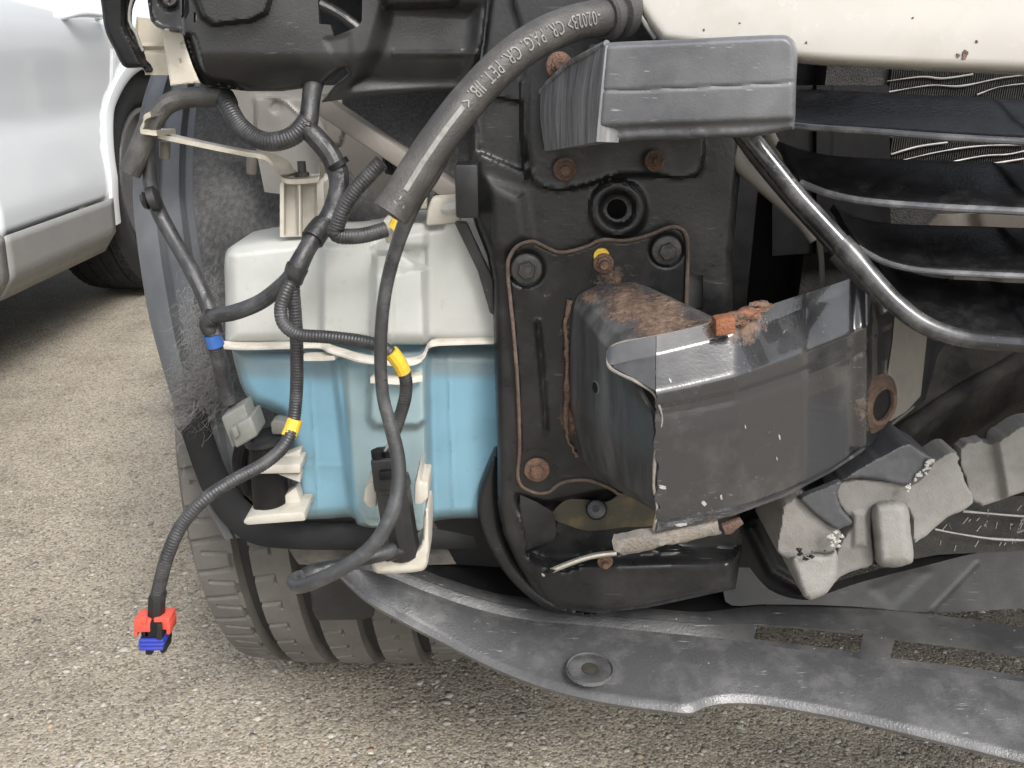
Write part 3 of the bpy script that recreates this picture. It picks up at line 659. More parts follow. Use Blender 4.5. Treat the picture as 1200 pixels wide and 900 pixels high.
# flange between the shells
fy = TY - .006
pp = [(250, 407, fy), (285, 409, fy), (330, 408, fy), (372, 407, fy), (384, 412, fy - .010), (400, 417, fy - .014), (425, 424, fy - .022), (470, 428, fy - .026), (492, 424, fy - .024), (500, 412, fy - .010), (508, 405, fy + .006), (545, 403, fy + .008), (606, 401, fy + .008)]
cc = cat(PP(pp), 8)
sheet('flange', [cc + np.array([0, .012, .0012]), cc + np.array([0, .001, .0014]), cc + np.array([0, 0, .0006]), cc + np.array([0, 0, -.0008]), cc + np.array([0, .012, -.0012])], 'flange_white', tank, -.0015)
sheet('flange_tab', [PP([(350, 419, .566), (380, 418, .562), (392, 417, .560)]), PP([(350, 423, .566), (380, 423, .562), (392, 422, .560)])], 'flange_white', tank, -.012)
sheet('flange_tab', [PP([(434, 442, .553), (470, 444, .549), (495, 440, .552)]), PP([(434, 449, .553), (470, 451, .549), (495, 447, .552)])], 'flange_white', tank, -.012)
# filler mount with ribs
mount = relief('mount_post', [(328, 278), (328, 216), (330, 213), (376, 211), (379, 214), (381, 276)], .588, 'bracket_white', tank, feats=[([(334, 216), (348, 216), (349, 276), (334, 276)], -.010, 3), ([(354, 216), (370, 216), (371, 276), (354, 276)], -.010, 3)], step=1.5, back=.625)
prism('mount_rib', [(448, 258), (458, 258), (461, 285), (452, 286)], .545, .02, 'bracket_white', tank)
prism('mount_rib', [(505, 232), (540, 228), (540, 262), (498, 266), (500, 248)], .585, .03, 'bracket_white', tank, .003)

# small pump on the left, with shelf and base
sp = group('washer_pump')
a, b = P(313, 511, .572), P(318, 603, .572)
rod('pump_body', a, b, [(0, .0135), (.02, .0148), (.07, .0148), (.09, .0136), (.5, .0136), (.52, .0132), (.98, .0130), (1, .012)], 'plastic_dark', sp, 28)
a2, b2 = P(311, 509, .572), P(313, 516, .572); rod('pump_cap', a2, b2, [(0, .014), (.3, .0162), (1, .0162)], 'plastic_black', sp, 28)
prism('pump_spout', [(316, 496), (322, 492), (336, 495), (338, 510), (318, 510)], .565, .012, 'connector_grey', sp, .002)
V = PP([(293, 552, .556), (296, 546, .558), (343, 531, .566), (349, 548, .560), (349, 557, .560), (296, 556, .556)])
prism('pump_shelf', [(293, 551), (299, 546), (352, 544), (352, 555), (300, 556)], .552, .022, 'bracket_white', tank, .0012)
prism('pump_shelf', [(303, 546), (352, 527), (352, 546)], .566, .01, 'bracket_white', tank, .0008)
prism('pump_shelf', [(325, 556), (352, 556), (352, 566)], .558, .01, 'bracket_white', tank, .0008)
prism('pump_base', [(284, 613), (287, 608), (300, 604), (357, 600), (358, 611), (290, 616)], .552, .03, 'bracket_white', tank, .0015)
prism('pump_base', [(300, 605), (347, 571), (357, 604)], .568, .012, 'bracket_white', tank, .001)
# grey connector hanging above it
gc = group('wire_connector')
ux = P(306, 492, .55) - P(270, 478, .55); c0 = P(283, 494, .55)
U1 = (P(300, 484, .55) - P(266, 504, .55)) / 2; V1 = (P(287, 514, .55) - P(272, 472, .55)) / 2
obox('connector_body', c0, U1 * .78, V1 * .85, (0, .009, 0), 'connector_grey', gc, .0015, 3)
obox('connector_collar', c0 + V1 * .35 + U1 * .35 + np.array([0, -.002, 0]), U1 * .75, V1 * .55, (0, .012, 0), 'connector_grey', gc, .002, 3)
obox('connector_latch', c0 + V1 * .05 + U1 * .05 + np.array([0, -.015, 0]), U1 * .15, V1 * .28, (0, .0025, 0), 'connector_grey', gc, .0006)
tube('tail_tube', [(291, 508, .60), (281, 540, .60), (292, 575, .61)], .006, 'plastic_dark', gc)

# main pump at the right
mp = group('fluid_pump')
a, b = P(458, 557, .512), P(473, 652, .512)
rod('pump_body', a, b, [(0, .0105), (.03, .0125), (.12, .0128), (.14, .0120), (.55, .0120), (.9, .0122), (.97, .0112), (1, .009)], 'plastic_black', mp, 12, 20)
obox('pump_plug', P(455, 548, .508), (P(472, 546, .508) - P(440, 549, .508)) / 2, (P(457, 566, .508) - P(453, 531, .508)) / 2, (0, .011, 0), 'plastic_black', mp, .0012, 3)
obox('plug_latch', P(452, 556, .496), (P(459, 555, .496) - P(445, 556, .496)) / 2, (P(453, 560, .496) - P(452, 550, .496)) / 2, (0, .002, 0), 'plastic_dark', mp, .0006)
for du in (-9, 5): rod('plug_socket', P(452 + du, 536, .503), P(451 + du, 528, .503), [(0, .0042), (1, .0042)], 'plastic_dark', mp, 14)
rod('pump_nozzle', P(470, 645, .505), P(440, 652, .494), [(0, .0055), (.6, .0055), (.62, .0046), (1, .0046)], 'plastic_black', mp, 14)
tube('pump_wire', [(455, 533, .503), (458, 525, .503), (460, 512, .505)], .0012, 'tape_blue', mp); tube('pump_wire', [(449, 532, .503), (455, 522, .503), (459, 512, .506)], .001, 'connector_grey', mp)
prism('pump_clip', [(425, 588), (427, 572), (436, 564), (442, 570), (441, 596), (432, 596)], .52, .03, 'bracket_white', tank, .002)
prism('pump_clip', [(486, 566), (490, 552), (493, 566), (502, 566), (502, 584), (494, 592), (485, 592)], .515, .03, 'bracket_white', tank, .002)
relief('pump_bracket', cat([(437, 668), (436, 660), (445, 654), (470, 651), (488, 645), (495, 630), (497, 600), (503, 600), (503, 640), (500, 664), (488, 670), (460, 672), (442, 672)], 5), .506, 'bracket_white', tank, feats=[], step=2, back=.535, edge=(4, .003))

# ---- hoses and looms
LOOM = (.0020, .00026)
harness = group('wiring_harness')
def wire(pts, r, mat='wire_loom', corr=LOOM, nm='conduit', par=None, **k): return tube(nm, pts, r, mat, par or harness, corr, **k)
wire([(369, 88, .575), (365, 112, .57), (362, 138, .565), (358, 152, .56)], .0068, 'tape_black', None, wob=.1)
wire([(358, 150, .562), (372, 163, .56), (388, 183, .558), (397, 208, .555), (395, 232, .55), (386, 255, .545), (372, 272, .535), (358, 295, .525), (348, 315, .52), (344, 328, .52)], .0060, 'tape_black', None, nm='taped_branch', wob=.12)
wire([(346, 318, .519), (330, 335, .52), (305, 354, .525), (275, 366, .53), (252, 370, .535), (244, 377, .537), (246, 386, .538)], .0052, corr=None, nm='taped_branch', mat='wire_loom', wob=.06)
wire([(246, 380, .538), (250, 397, .54), (257, 425, .545), (263, 450, .55), (269, 472, .553)], .0052)
tube('tape_band', [(248, 391, .5395), (251, 400, .5405), (253, 405, .541)], .0058, 'tape_blue', harness)
wire([(343, 322, .520), (344, 345, .52), (347, 385, .52), (348, 430, .52), (347, 465, .52), (343, 498, .515), (333, 522, .505), (310, 543, .495), (275, 562, .485), (240, 585, .475), (213, 615, .47), (196, 652, .465), (186, 690, .465), (183, 705, .465)], .0044, 'wire_loom')
tube('tape_band', [(346, 491, .5165), (342.5, 501, .5145), (338, 512, .511)], .0050, 'tape_yellow', harness)
wire([(341, 330, .515), (334, 345, .512), (329, 362, .51), (333, 380, .507), (350, 392, .503), (385, 395, .50), (425, 400, .498), (450, 408, .496), (465, 422, .497), (475, 442, .50), (475, 465, .503), (468, 490, .505), (461, 510, .506)], .0042)
tube('tape_band', [(458, 412, .4955), (467, 424, .4972), (473, 436, .499)], .0048, 'tape_yellow', harness)
wire([(361, 140, .562), (345, 158, .56), (322, 166, .56), (300, 162, .565), (280, 146, .572), (266, 122, .58), (260, 108, .59)], .0062)
wire([(262, 112, .585), (240, 113, .58), (212, 116, .58), (193, 124, .578), (180, 140, .575)], .0068, 'hose_rubber', None, nm='taped_branch', wob=.1)
tube('cut_hose', [(180, 136, .575), (170, 160, .572), (161, 182, .57), (152, 203, .568)], .0068, 'hose_rubber', harness, hollow=True)
wire([(173, 155, .578), (174, 190, .578), (177, 222, .577), (186, 248, .575), (202, 278, .57), (222, 312, .56), (240, 348, .55), (250, 378, .542), (254, 392, .54)], .0052, 'wire_loom', None, nm='taped_branch', wob=.08)
bd = P(178, 233, .572); rod('cable_clip', P(167, 236, .566), P(186, 231, .568), [(0, .005), (.2, .0062), (.35, .0045), (.45, .008), (.9, .008), (1, .006)], 'plastic_black', harness, 14)
wire([(447, 190, .52), (432, 206, .52), (414, 226, .52), (401, 248, .52), (395, 266, .52)], .0048)
wire([(394, 264, .521), (393, 273, .521), (402, 277, .523), (425, 276, .528), (452, 269, .535)], .0050)
tube('tape_band', [(462, 268, .536), (467, 262, .536), (468, 257, .537)], .0048, 'tape_yellow', harness)
rod('cable_tie', P(394, 190, .556), P(398, 196, .556), [(0, .0075), (1, .0075)], 'plastic_dark', harness)
for pts_, r_ in (([(349, 312, .5205), (345, 322, .52), (343, 331, .52)], .0068), ([(396, 200, .5555), (397, 210, .555)], .0068), ([(268, 124, .579), (262, 113, .584)], .0074), ([(249, 371, .5355), (243, 378, .537), (246, 388, .538)], .0060), ([(380, 262, .540), (372, 272, .535), (366, 281, .5305)], .0068), ([(187, 694, .465), (184, 704, .465)], .0051)):
    tube('tape_band', pts_, r_, 'tape_black', harness, wob=.12, ds=.0012)
# big hose with print
HP = [(738, 13, .515), (705, 20, .50), (668, 29, .49), (630, 46, .478), (592, 73, .468), (556, 110, .46), (525, 148, .452), (497, 188, .445), (474, 225, .44), (459, 248, .437)]
hose = tube('coolant_hose', HP, .0094, 'hose_rubber', car, seg=28, ds=.003)
tube('hose_end', [(464, 240, .4375), (459, 248, .4365), (457, 251, .436)], .0098, 'hose_rubber', hose, seg=28, hollow=True)
a, b = P(706, 20, .5), P(742, 12, .516); rod('hose_clamp', a, b, [(0, .011), (.05, .0125), (.22, .0125), (.25, .0098), (.4, .0098), (.45, .0125), (.7, .0130), (.75, .0092), (1, .0092)], 'hose_rubber', hose, 28)
# printed line on the hose
hc, hs_len = resample(cat(PP(HP), 10), .0015)
_, _, _ = hc, hs_len, 0
def hose_surface(s, off):
    """point on the hose skin at arc length s, off = distance round the skin, measured from the side that faces the camera"""
    i = np.clip(np.searchsorted(hs_len, s), 1, len(hs_len) - 2); c = np.array([np.interp(s, hs_len, hc[:, k]) for k in range(3)])
    t = hc[i + 1] - hc[i - 1]; t /= np.linalg.norm(t); vdir = CAM - c; vdir -= t * np.dot(vdir, t); vdir /= np.linalg.norm(vdir); sd_ = np.cross(t, vdir)
    an = off / .0094; return c + (.0094 + .0006) * (math.cos(an) * vdir + math.sin(an) * sd_)
def hose_text(txt, s0, size, off0, s1=None):
    cu = bpy.data.curves.new('print', 'FONT'); cu.body = txt; cu.size = size; cu.resolution_u = 2; cu.space_character = 1.08
    to = bpy.data.objects.new('print', cu); C.objects.link(to); bpy.context.view_layer.update()
    me = bpy.data.meshes.new_from_object(to); bpy.data.objects.remove(to)
    kx = 1 if s1 is None else (s1 - s0) / max(v_.co.x for v_ in me.vertices)
    for v_ in me.vertices: v_.co = Vector(hose_surface(s0 + v_.co.x * kx, -off0 - v_.co.y))
    me.name = 'hose_lettering'; return link('hose_lettering', me, 'hose_print', hose, 0)
def s_at(u, v):
    q = (hc - CAM); q = np.stack([600 + F * q[:, 0] / (q[:, 1] * CP - q[:, 2] * SP), 450 - F * (q[:, 1] * SP + q[:, 2] * CP) / (q[:, 1] * CP - q[:, 2] * SP)], 1)
    return hs_len[int(np.argmin(np.hypot(q[:, 0] - u, q[:, 1] - v)))]
hose_text('-0202B> CR. PAG. CR. PET. IIB. <', s_at(693, 23), .0098, -.0035, s_at(541, 128))
L0 = hs_len[-1]
st = []
for s in np.linspace(s_at(538, 132), s_at(474, 225), 24): st.append([hose_surface(s, o) for o in (-.0012, -.0004, .0004, .0012)])
sheet('hose_stripe', st, 'hose_print', hose, .0001)
hose_text('-7ull', s_at(471, 229), .0085, -.002)
# thinner hose down to the pump
TH = [(545, 128, .468, .0040), (525, 168, .464, .0044), (505, 205, .462, .0048), (486, 235, .462, .0046), (468, 280, .465, .0040), (455, 325, .468, .0038), (448, 370, .47, .0038), (446, 420, .472, .0038), (449, 465, .472, .0038), (458, 500, .470, .0042), (466, 535, .467, .0045), (467, 570, .462, .0045), (458, 605, .455, .0046), (438, 638, .450, .0046), (408, 662, .448, .0046), (375, 679, .450, .0046), (352, 687, .456, .0046), (344, 684, .464, .0046), (347, 678, .472, .0046), (362, 674, .48, .0045)]
tube('washer_hose', TH, .004, 'wire_gloss', car, seg=18, ds=.003)
tube('hose_elbow', [(358, 676, .478, .0062), (372, 670, .48, .0062), (380, 667, .482, .0052), (405, 660, .486, .0042), (430, 653, .49, .0052), (452, 647, .496, .0054), (462, 643, .50, .0050)], .005, 'tape_black', car, seg=16, ds=.002)

# hanging multi-pin connector
pc = group('loose_connector')
CY = .465
def px(u, v, Y=CY): return P(u, v, Y)
du = P(1, 0, CY)[0] - P(0, 0, CY)[0]
UXv = P(190, 740, CY) - P(189, 740, CY); VYv = P(185, 741, CY) - P(185, 740, CY)
UXv = UXv + VYv * .0
rod('cable_seal', px(184, 699), px(183, 719), [(0, .0050), (.15, .0056), (1, .0056)], 'plastic_black', pc, 8, 20)
obox('plug_body', px(182, 734), UXv * 13, VYv * 12, (0, .006, 0), 'plastic_dark', pc, .001)
obox('lock_clip', px(171, 727), UXv * 10, VYv * 7.5, (0, .0062, 0), 'connector_red', pc, .001)
obox('lock_clip', px(193, 725), UXv * 9.5, VYv * 7, (0, .0058, 0), 'connector_red', pc, .001)
for q in (163, 176): obox('clip_foot', px(q, 736), UXv * 2.2, VYv * 3.5, (0, .006, 0), 'connector_red', pc, .0005)
obox('clip_foot', px(201, 731), UXv * 2.2, VYv * 6, (0, .006, 0), 'connector_red', pc, .0005)
obox('clip_slot', px(169, 727, CY - .0064), UXv * 3.2, VYv * 3.6, (0, .0008, 0), 'connector_red', pc, .0004)
for q in (743, 747.5, 752): obox('seal_ring', px(182, q), UXv * (15 - abs(q - 747) * .2), VYv * 1.9, (0, .0078, 0), 'connector_blue', pc, .0007, 3)
obox('seal_core', px(182, 747.5), UXv * 13.6, VYv * 6, (0, .007, 0), 'connector_blue', pc, .0005)
obox('plug_tongue', px(187, 740, CY - .008), UXv * 3, VYv * 9, (0, .001, 0), 'plastic_black', pc, .0006)
prism('plug_nose', [(170, 753), (195, 753), (194, 765), (188, 766), (187, 763), (179, 763), (178, 768), (170, 768)], CY - .005, .011, 'plastic_dark', pc, .0008)

# metal strap bracket
pts = cat(PP([(188, 132, .575), (181, 136, .575), (180, 143, .575), (176, 152, .575), (181, 158, .575), (230, 169, .58), (290, 181, .588), (308, 184, .59), (317, 190, .59), (325, 203, .588), (332, 211, .586), (345, 213, .586), (370, 211, .586), (374, 207, .586), (374, 194, .586)]), 8)
sheet('strap_bracket', [pts + np.array([0, 0, .0016]), pts + np.array([0, 0, -.0016])], 'zinc', car, -.016)
for (u, v) in ((193, 166), (295, 184)): rod('strap_pin', P(u, v, .59), P(u, v + 20, .59), [(0, .0036), (.9, .0036), (1, .003)], 'rail_brown', car, 12)
bolt_ = rod('strap_stud', P(355, 212, .60), P(353, 189, .60), [(0, .0065), (.2, .0065), (.22, .0048), (.45, .0048), (.47, .003), (1, .003)], 'bolt_dark', car, 12)

# ---- upper left: fender edge, cream sheet metal, headlamp bracket
relief('fender_flap', cat([(119, -30), (120, 15), (124, 38), (133, 56), (145, 78), (160, 79), (168, 80), (172, 88), (170, 62), (150, 40), (147, 10), (160, -30)], 5, True), .64, 'plastic_dark', car, feats=[([(145, -30), (200, -30), (200, 100), (165, 70), (146, 30)], -.012, 8)], step=2.5, thick=.012, edge=(5, .004))
tube('fender_seam', [(160, -12, .632), (153, 6, .632), (152, 26, .632), (160, 40, .632), (164, 52, .632), (168, 60, .632)], .0011, 'inner_metal', car, seg=8)
relief('fender_flange', [(160, 20), (196, 24), (200, 60), (200, 88), (170, 88), (166, 62), (158, 40)], .655, 'body_cream', car, feats=[('line', [(164, 58), (198, 59)], 4, -.004), ([(160, 0), (200, 0), (200, 52), (160, 52)], -.004, 4)], step=2, thick=.02)
relief('fender_bracket', [(189, 34), (216, 38), (222, 62), (234, 97), (200, 101)], .640, 'body_cream', car, feats=[(circ(216, 53, 4), -.002, 2), ('line', [(211, 70), (212, 74)], 2, -.0015)], step=1.5, thick=.02, edge=(2, .001))
relief('lamp_bracket', cat([(173, -40), (175, 15), (180, 28), (190, 34), (213, 37), (216, 10), (216, -40)], 4, True), .622, 'plastic_black', car, feats=[(circ(199, 0, 13, 24), -.004, 3), (circ(199, 0, 9, 24), .003, 3), ('line', [(173, -40), (175, 15), (180, 28), (190, 34), (213, 37)], 4, .005)], step=2, thick=.012)
relief('screw_head', circ(199, -2, 8, 24), .614, 'bolt_dark', car, feats=[('line', [(194, -2), (204, -2)], 2, -.0015), ('line', [(199, -7), (199, 3)], 2, -.0015)], step=1, thick=.004)
br_out = [(207, -40), (211, 10), (214, 40), (218, 55), (226, 78), (234, 96), (242, 101), (256, 103), (290, 107), (330, 107), (376, 101), (398, 82), (405, 80), (409, 86), (392, 100), (376, 120), (440, 112), (500, 108), (545, 106), (551, 92), (566, 50), (575, -40)]
hole1 = [(371, -30), (425, -30), (424, 24), (420, 31), (391, 43), (387, 29), (374, 28)]
hole2 = [(213, -5), (221, -3), (222, 14), (217, 24), (213, 18)]
hole3 = [(227, 14), (230, 16), (230, 26), (227, 26)]
ch = cat([(216, 45), (224, 42), (230, 58), (236, 78), (246, 90), (275, 98), (292, 107), (254, 102), (238, 98), (228, 82), (219, 58)], 4, True)
def tri_recess(u, v, D):
    return D
relief('headlamp_bracket', br_out, lambda u, v: .555 + .00006 * (u - 380) + .02 * sst((v - 60) / 60), 'plastic_black', car, holes=[hole1, hole2, hole3], feats=[(ch, -.016, 8), ([(220, -60), (316, -60), (318, -5), (312, 15), (295, 24), (250, 29), (238, 20), (228, -5)], .010, 6), ([(455, 5), (560, 10), (552, 90), (540, 104), (415, 100), (440, 60)], -.010, 26), ([(452, 8), (530, 5), (560, -40), (440, -40)], .010, 10), ([(380, 46), (410, 40), (412, 82), (396, 78)], -.0012, 8), ([(460, 60), (560, 60), (560, 66), (460, 66)], .002, 4)], step=2, thick=.004, edge=(7, .006))
sc = relief('screw_head', circ(261, 4, 13, 24), .542, 'bolt_dark', car, feats=[(circ(261, 4, 9, 20), .003, 3), ('line', [(256, 4), (266, 4)], 2.2, -.003), ('line', [(261, -1), (261, 9)], 2.2, -.003)], step=1, thick=.004)
tube('cavity_rod', [(375, 5, .66), (400, 18, .66), (425, 38, .66)], .004, 'plastic_black', car)

# ---- inner fender metal behind the tank
relief('inner_fender', [(262, 100), (400, 100), (402, 200), (388, 235), (310, 225), (297, 160), (280, 130)], .70, 'inner_metal', car, feats=[([(298, 114), (420, 114), (420, 240), (304, 240)], .006, 4), (circ(324, 126, 7), -.002, 2), ('line', [(300, 112), (330, 116), (352, 135)], 2.5, .002)], step=2.5, thick=.004)
relief('rail_gusset', [(360, 112), (385, 112), (462, 165), (470, 230), (520, 240), (540, 262), (480, 250), (420, 215), (385, 160)], .665, 'rail_brown', car, feats=[('line', [(405, 150), (398, 172)], 3, -.003), ([(385, 112), (405, 145), (398, 172), (380, 165)], .003, 3)], step=2.5, thick=.004)
a0, a1 = PP([(372, 118, .625)])[0], PP([(552, 238, .60)])[0]
dv = a1 - a0; nv_ = np.cross(dv, (0, 1, 0)); nv_ = nv_ / np.linalg.norm(nv_)
obox('diagonal_rail', (a0 + a1) / 2, dv / 2, nv_ * .0062, (0, .012, 0), 'rail_brown', car, .002)
obox('rail_end', P(480, 232, .60), (.013, 0, 0), (0, 0, .006), (0, .01, 0), 'zinc', car, .001)
relief('rubber_pad', [(448, 178), (468, 188), (466, 206), (452, 204), (448, 196)], .61, 'plastic_dark', car, feats=[('line', [(450, 180), (454, 204)], 2, .002), ('line', [(456, 183), (460, 206)], 2, .002)], step=1.5, thick=.01)
# dark backing panels added so the gaps into the engine bay stay black
def slab(name, x0, x1, y0, y1, z0, z1, mat, bevel=.004): return obox(name, ((x0 + x1) / 2, (y0 + y1) / 2, (z0 + z1) / 2), ((x1 - x0) / 2, 0, 0), (0, (y1 - y0) / 2, 0), (0, 0, (z1 - z0) / 2), mat, car, bevel)
slab('dark_backing', -.05, 1.25, .90, .94, .22, .90, 'plastic_dark')
slab('dark_backing', -.36, -.02, 1.38, 1.42, .30, .90, 'plastic_dark')
slab('dark_backing', .0, .03, .66, 1.38, .24, .74, 'plastic_dark')
slab('hole_backing', .02, .165, .66, .90, .33, .74, 'plastic_dark')  # dark box added behind the support so its hole looks black
prism('pale_tab', [(800, 318), (827, 318), (827, 370), (800, 372)], .578, .002, 'inner_metal', car, .0003)
slab('splash_shield', -.12, .0, .66, .9, .32, .335, 'plastic_dark')
slab('underbody', -.02, 1.05, .80, 3.9, .20, .24, 'plastic_dark')
slab('radiator_tank', .17, .20, .70, .82, .34, .74, 'plastic_dark')
slab('cooling_shroud', .20, 1.0, .78, .80, .30, .74, 'plastic_dark')

# ---- radiator support panel
def rusty_spots(lst):
    def f(u, v):
        r = np.zeros(np.shape(u))
        for (x, y, s, a) in lst: r = np.maximum(r, a * np.exp(-((u - x) ** 2 + (v - y) ** 2) / (2 * s * s)))
        return r
    return f
sp_out = [(575, -40), (566, 40), (558, 110), (549, 190), (548, 232), (556, 262), (571, 300), (577, 330), (580, 440), (583, 540), (583, 590), (590, 625), (606, 660), (628, 695), (655, 713), (700, 719), (760, 712), (862, 690), (870, 640), (862, 560), (858, 300), (870, 180), (872, -40)]
pad = cat([(595, 320), (597, 302), (607, 288), (625, 283), (640, 290), (660, 296), (690, 288), (705, 281), (735, 282), (765, 274), (785, 266), (800, 270), (806, 290), (804, 360), (800, 480), (790, 560), (735, 580), (715, 572), (690, 563), (660, 565), (640, 578), (618, 574), (607, 560), (609, 520), (606, 440), (600, 370)], 5, True)
upad = cat([(615, 60), (616, 150), (622, 200), (632, 216), (655, 221), (685, 216), (720, 205), (760, 204), (800, 206), (820, 198), (824, 150), (826, 40), (826, -40), (614, -40)], 4, True)
support = relief('radiator_support', sp_out, lambda u, v: .565 - .00003 * (v - 300) + .03 * sst((566 - u) / 60), 'steel_black', car, step=3, thick=.004, edge=(10, .010),
    holes=[circ(723, 245, 12, 22, 12), circ(699, 597, 6.5, 16), [(803, 322), (824, 322), (824, 362), (803, 366)]],
    feats=[(upad, .003, 8), ('line', upad[8:-6], 4, .0018), (circ(724, 245, 33, 30), .005, 6), (circ(724, 245, 20, 26), -.007, 7), ([(560, 110), (612, 120), (612, 200), (560, 178)], -.004, 4), ('line', [(612, 95), (613, 180), (618, 210)], 3, .003),
           ([(570, 210), (612, 230), (620, 280), (590, 300), (575, 290)], .004, 20),
           ([(606, 580), (640, 590), (790, 560), (860, 560), (870, 640), (860, 648), (740, 640), (660, 668), (620, 650)], -.012, 10),
           ([(610, 582), (648, 600), (652, 625), (618, 645), (608, 610)], .006, 4), ('line', [(640, 672), (680, 655), (715, 648), (780, 640)], 4, .004), ([(625, 660), (860, 655), (860, 720), (640, 720)], .010, 16)],
    rust=rusty_spots([(662, 205, 10, .55), (768, 192, 9, .5), (640, 350, 14, .25), (715, 305, 12, .3)]))
# stained patches and film are stuck-on sheets
prism('adhesive_film', [(609, 580), (628, 588), (648, 600), (653, 622), (650, 634), (617, 645), (612, 640)], .556, .001, 'steel_black', support, .0003)
relief('stained_plate', cat([(646, 606), (655, 592), (668, 585), (690, 586), (712, 588), (735, 575), (775, 572), (775, 612), (730, 618), (690, 622), (665, 615)], 4, True), .563, 'stain_yellow', support, step=3, thick=.0015, holes=[circ(699, 597, 6.5, 16)])
rod('drain_grommet', P(699, 597, .552), P(699, 597, .568), [(0, .0042), (.05, .0066), (.3, .0080), (.7, .0080), (1, .006)], 'plastic_black', support, 20)
rod('grommet_hole', P(698, 596, .5512), P(698, 596, .560), [(0, .0028), (1, .0028)], 'tyre_black', support, 12)
base = relief('crush_can_base', pad, .558, 'steel_black', support, step=2.5, thick=.008, edge=(3, .0015), feats=[('line', [(630, 377), (634, 420), (640, 505)], 5, .003), (circ(617, 315, 22), -.002, 4), (circ(629, 550, 22), -.002, 4), (circ(781, 293, 20), -.002, 4)],
    rust=rusty_spots([(672, 490, 16, .75), (664, 390, 12, .5), (700, 550, 12, .5), (720, 330, 26, .55), (660, 560, 10, .4), (705, 350, 14, .6), (645, 345, 10, .35)]))
pr = cat(PP([(p[0], p[1], .5565) for p in pad[::3]]), 4, True); pr = np.concatenate([pr, pr[:1]])
V, Fs, _ = tube_geo(pr, .0014, 6, False); mesh('base_rim', V, Fs, 'seam_brown', base, 60)
bolt(617, 315, .557, .0105, 'bolt_dark', base); bolt(781, 293, .557, .0100, 'bolt_dark', base); bolt(629, 550, .557, .0095, 'bolt_rust', base)
bolt(707, 308, .557, .0070, 'bolt_rust', base, True, .7); bolt(708, 551, .557, .0070, 'bolt_rust', base, True, .7)
c = P(705, 300, .5555); rod('paint_mark', c, c + np.array([0, .002, 0]), [(0, .0052), (1, .0052)], 'tape_yellow', base, 16)
bolt(662, 198, .556, .0075, 'rusty', support, True, .7); bolt(768, 188, .556, .0070, 'rusty', support, True, .7)
bolt(655, 77, .545, .0080, 'bolt_rust', support, True, .6)
bolt(709, 657, .545, .0060, 'bolt_rust', support, True, .7)
tube('bent_wire', [(636, 673, .545), (660, 663, .543), (685, 654, .542), (703, 650, .542), (722, 648, .543)], .0022, 'zinc', support, seg=8)
relief('shield_edge', cat([(583, 528), (570, 550), (560, 580), (561, 610), (572, 640), (592, 672), (620, 700), (652, 718), (700, 722), (650, 705), (620, 680), (596, 645), (586, 612), (583, 575)], 5, True), .58, 'plastic_black', car, step=2.5, thick=.03, edge=(8, .006))
relief('support_trim', [(533, 262), (546, 262), (580, 335), (582, 372), (574, 366), (560, 318)], .575, 'plastic_black', car, step=2, thick=.01)
obox('support_clip', P(548, 222, .56), (.0075, 0, 0), (0, .01, 0), (0, 0, .017), 'plastic_black', car, .002)

# ---- crush can
def can_rust(u, v): return rusty_spots([(735, 355, 26, .75), (775, 375, 30, .8), (690, 345, 15, .6), (672, 480, 12, .5), (682, 545, 10, .4), (820, 392, 22, .7)])(u, v)
# left wall, top wall, right wall as one pressed box: rows from back (plate) to front
sec_b = [(700, 560, .557), (684, 540, .557), (666, 470, .557), (668, 400, .557), (671, 358, .557), (678, 345, .557), (700, 334, .557), (742, 330, .557), (760, 336, .557), (800, 400, .557), (800, 540, .557), (760, 570, .557)]
sec_f = [(790, 612, .447), (775, 596, .447), (771, 545, .447), (764, 485, .449), (742, 448, .458), (740, 408, .478), (790, 388, .485), (840, 378, .492), (856, 380, .494), (905, 440, .50), (905, 560, .49), (850, 600, .47)]
Bk = np.array(sec_b, float); Fr = np.array(sec_f, float); rows = []; ru = []
for t in np.linspace(0, 1, 40):
    # interpolate in space, resample round the section
    A_ = PP([tuple(p) for p in sec_b]); B_ = PP([tuple(p) for p in sec_f]); M_ = A_ * (1 - t) + B_ * t
    M2 = Bk[:, :2] * (1 - t) + Fr[:, :2] * t
    seg_pts = []; seg_px = []
    for i in range(len(M_) - 1):
        for q in (0, .07, .3, .5, .7, .93): seg_pts.append(M_[i] * (1 - q) + M_[i + 1] * q); seg_px.append(M2[i] * (1 - q) + M2[i + 1] * q)
    seg_pts.append(M_[-1]); seg_px.append(M2[-1]); rows.append(seg_pts); ru.append([can_rust(np.array(p[0]), np.array(p[1])) for p in seg_px])
R_ = np.array(rows)
for _ in range(1): R_[:, 1:-1] = (R_[:, :-2] + 2 * R_[:, 1:-1] + R_[:, 2:]) / 4
can = sheet('crush_can', R_, 'can_paint', car, -.0025, ru)
# slot on the flank, seam and hole
wl = [(668, 352, .5545), (663, 372, .5535), (662, 395, .553), (664, 420, .553), (664, 460, .553), (663, 490, .553), (666, 515, .553), (676, 535, .553)]
tube('weld_bead', [(u + random.gauss(0, .8), v, y + .002, .0016 + .0008 * random.random()) for k, (u, v, y) in enumerate(cat(wl, 5))], .002, 'rusty', can, wob=.5, kn=3, ds=.0012)
tube('seam_line', [(738, 354, .534), (760, 364, .522), (783, 374, .51)], .0011, 'rusty', can, seg=6)

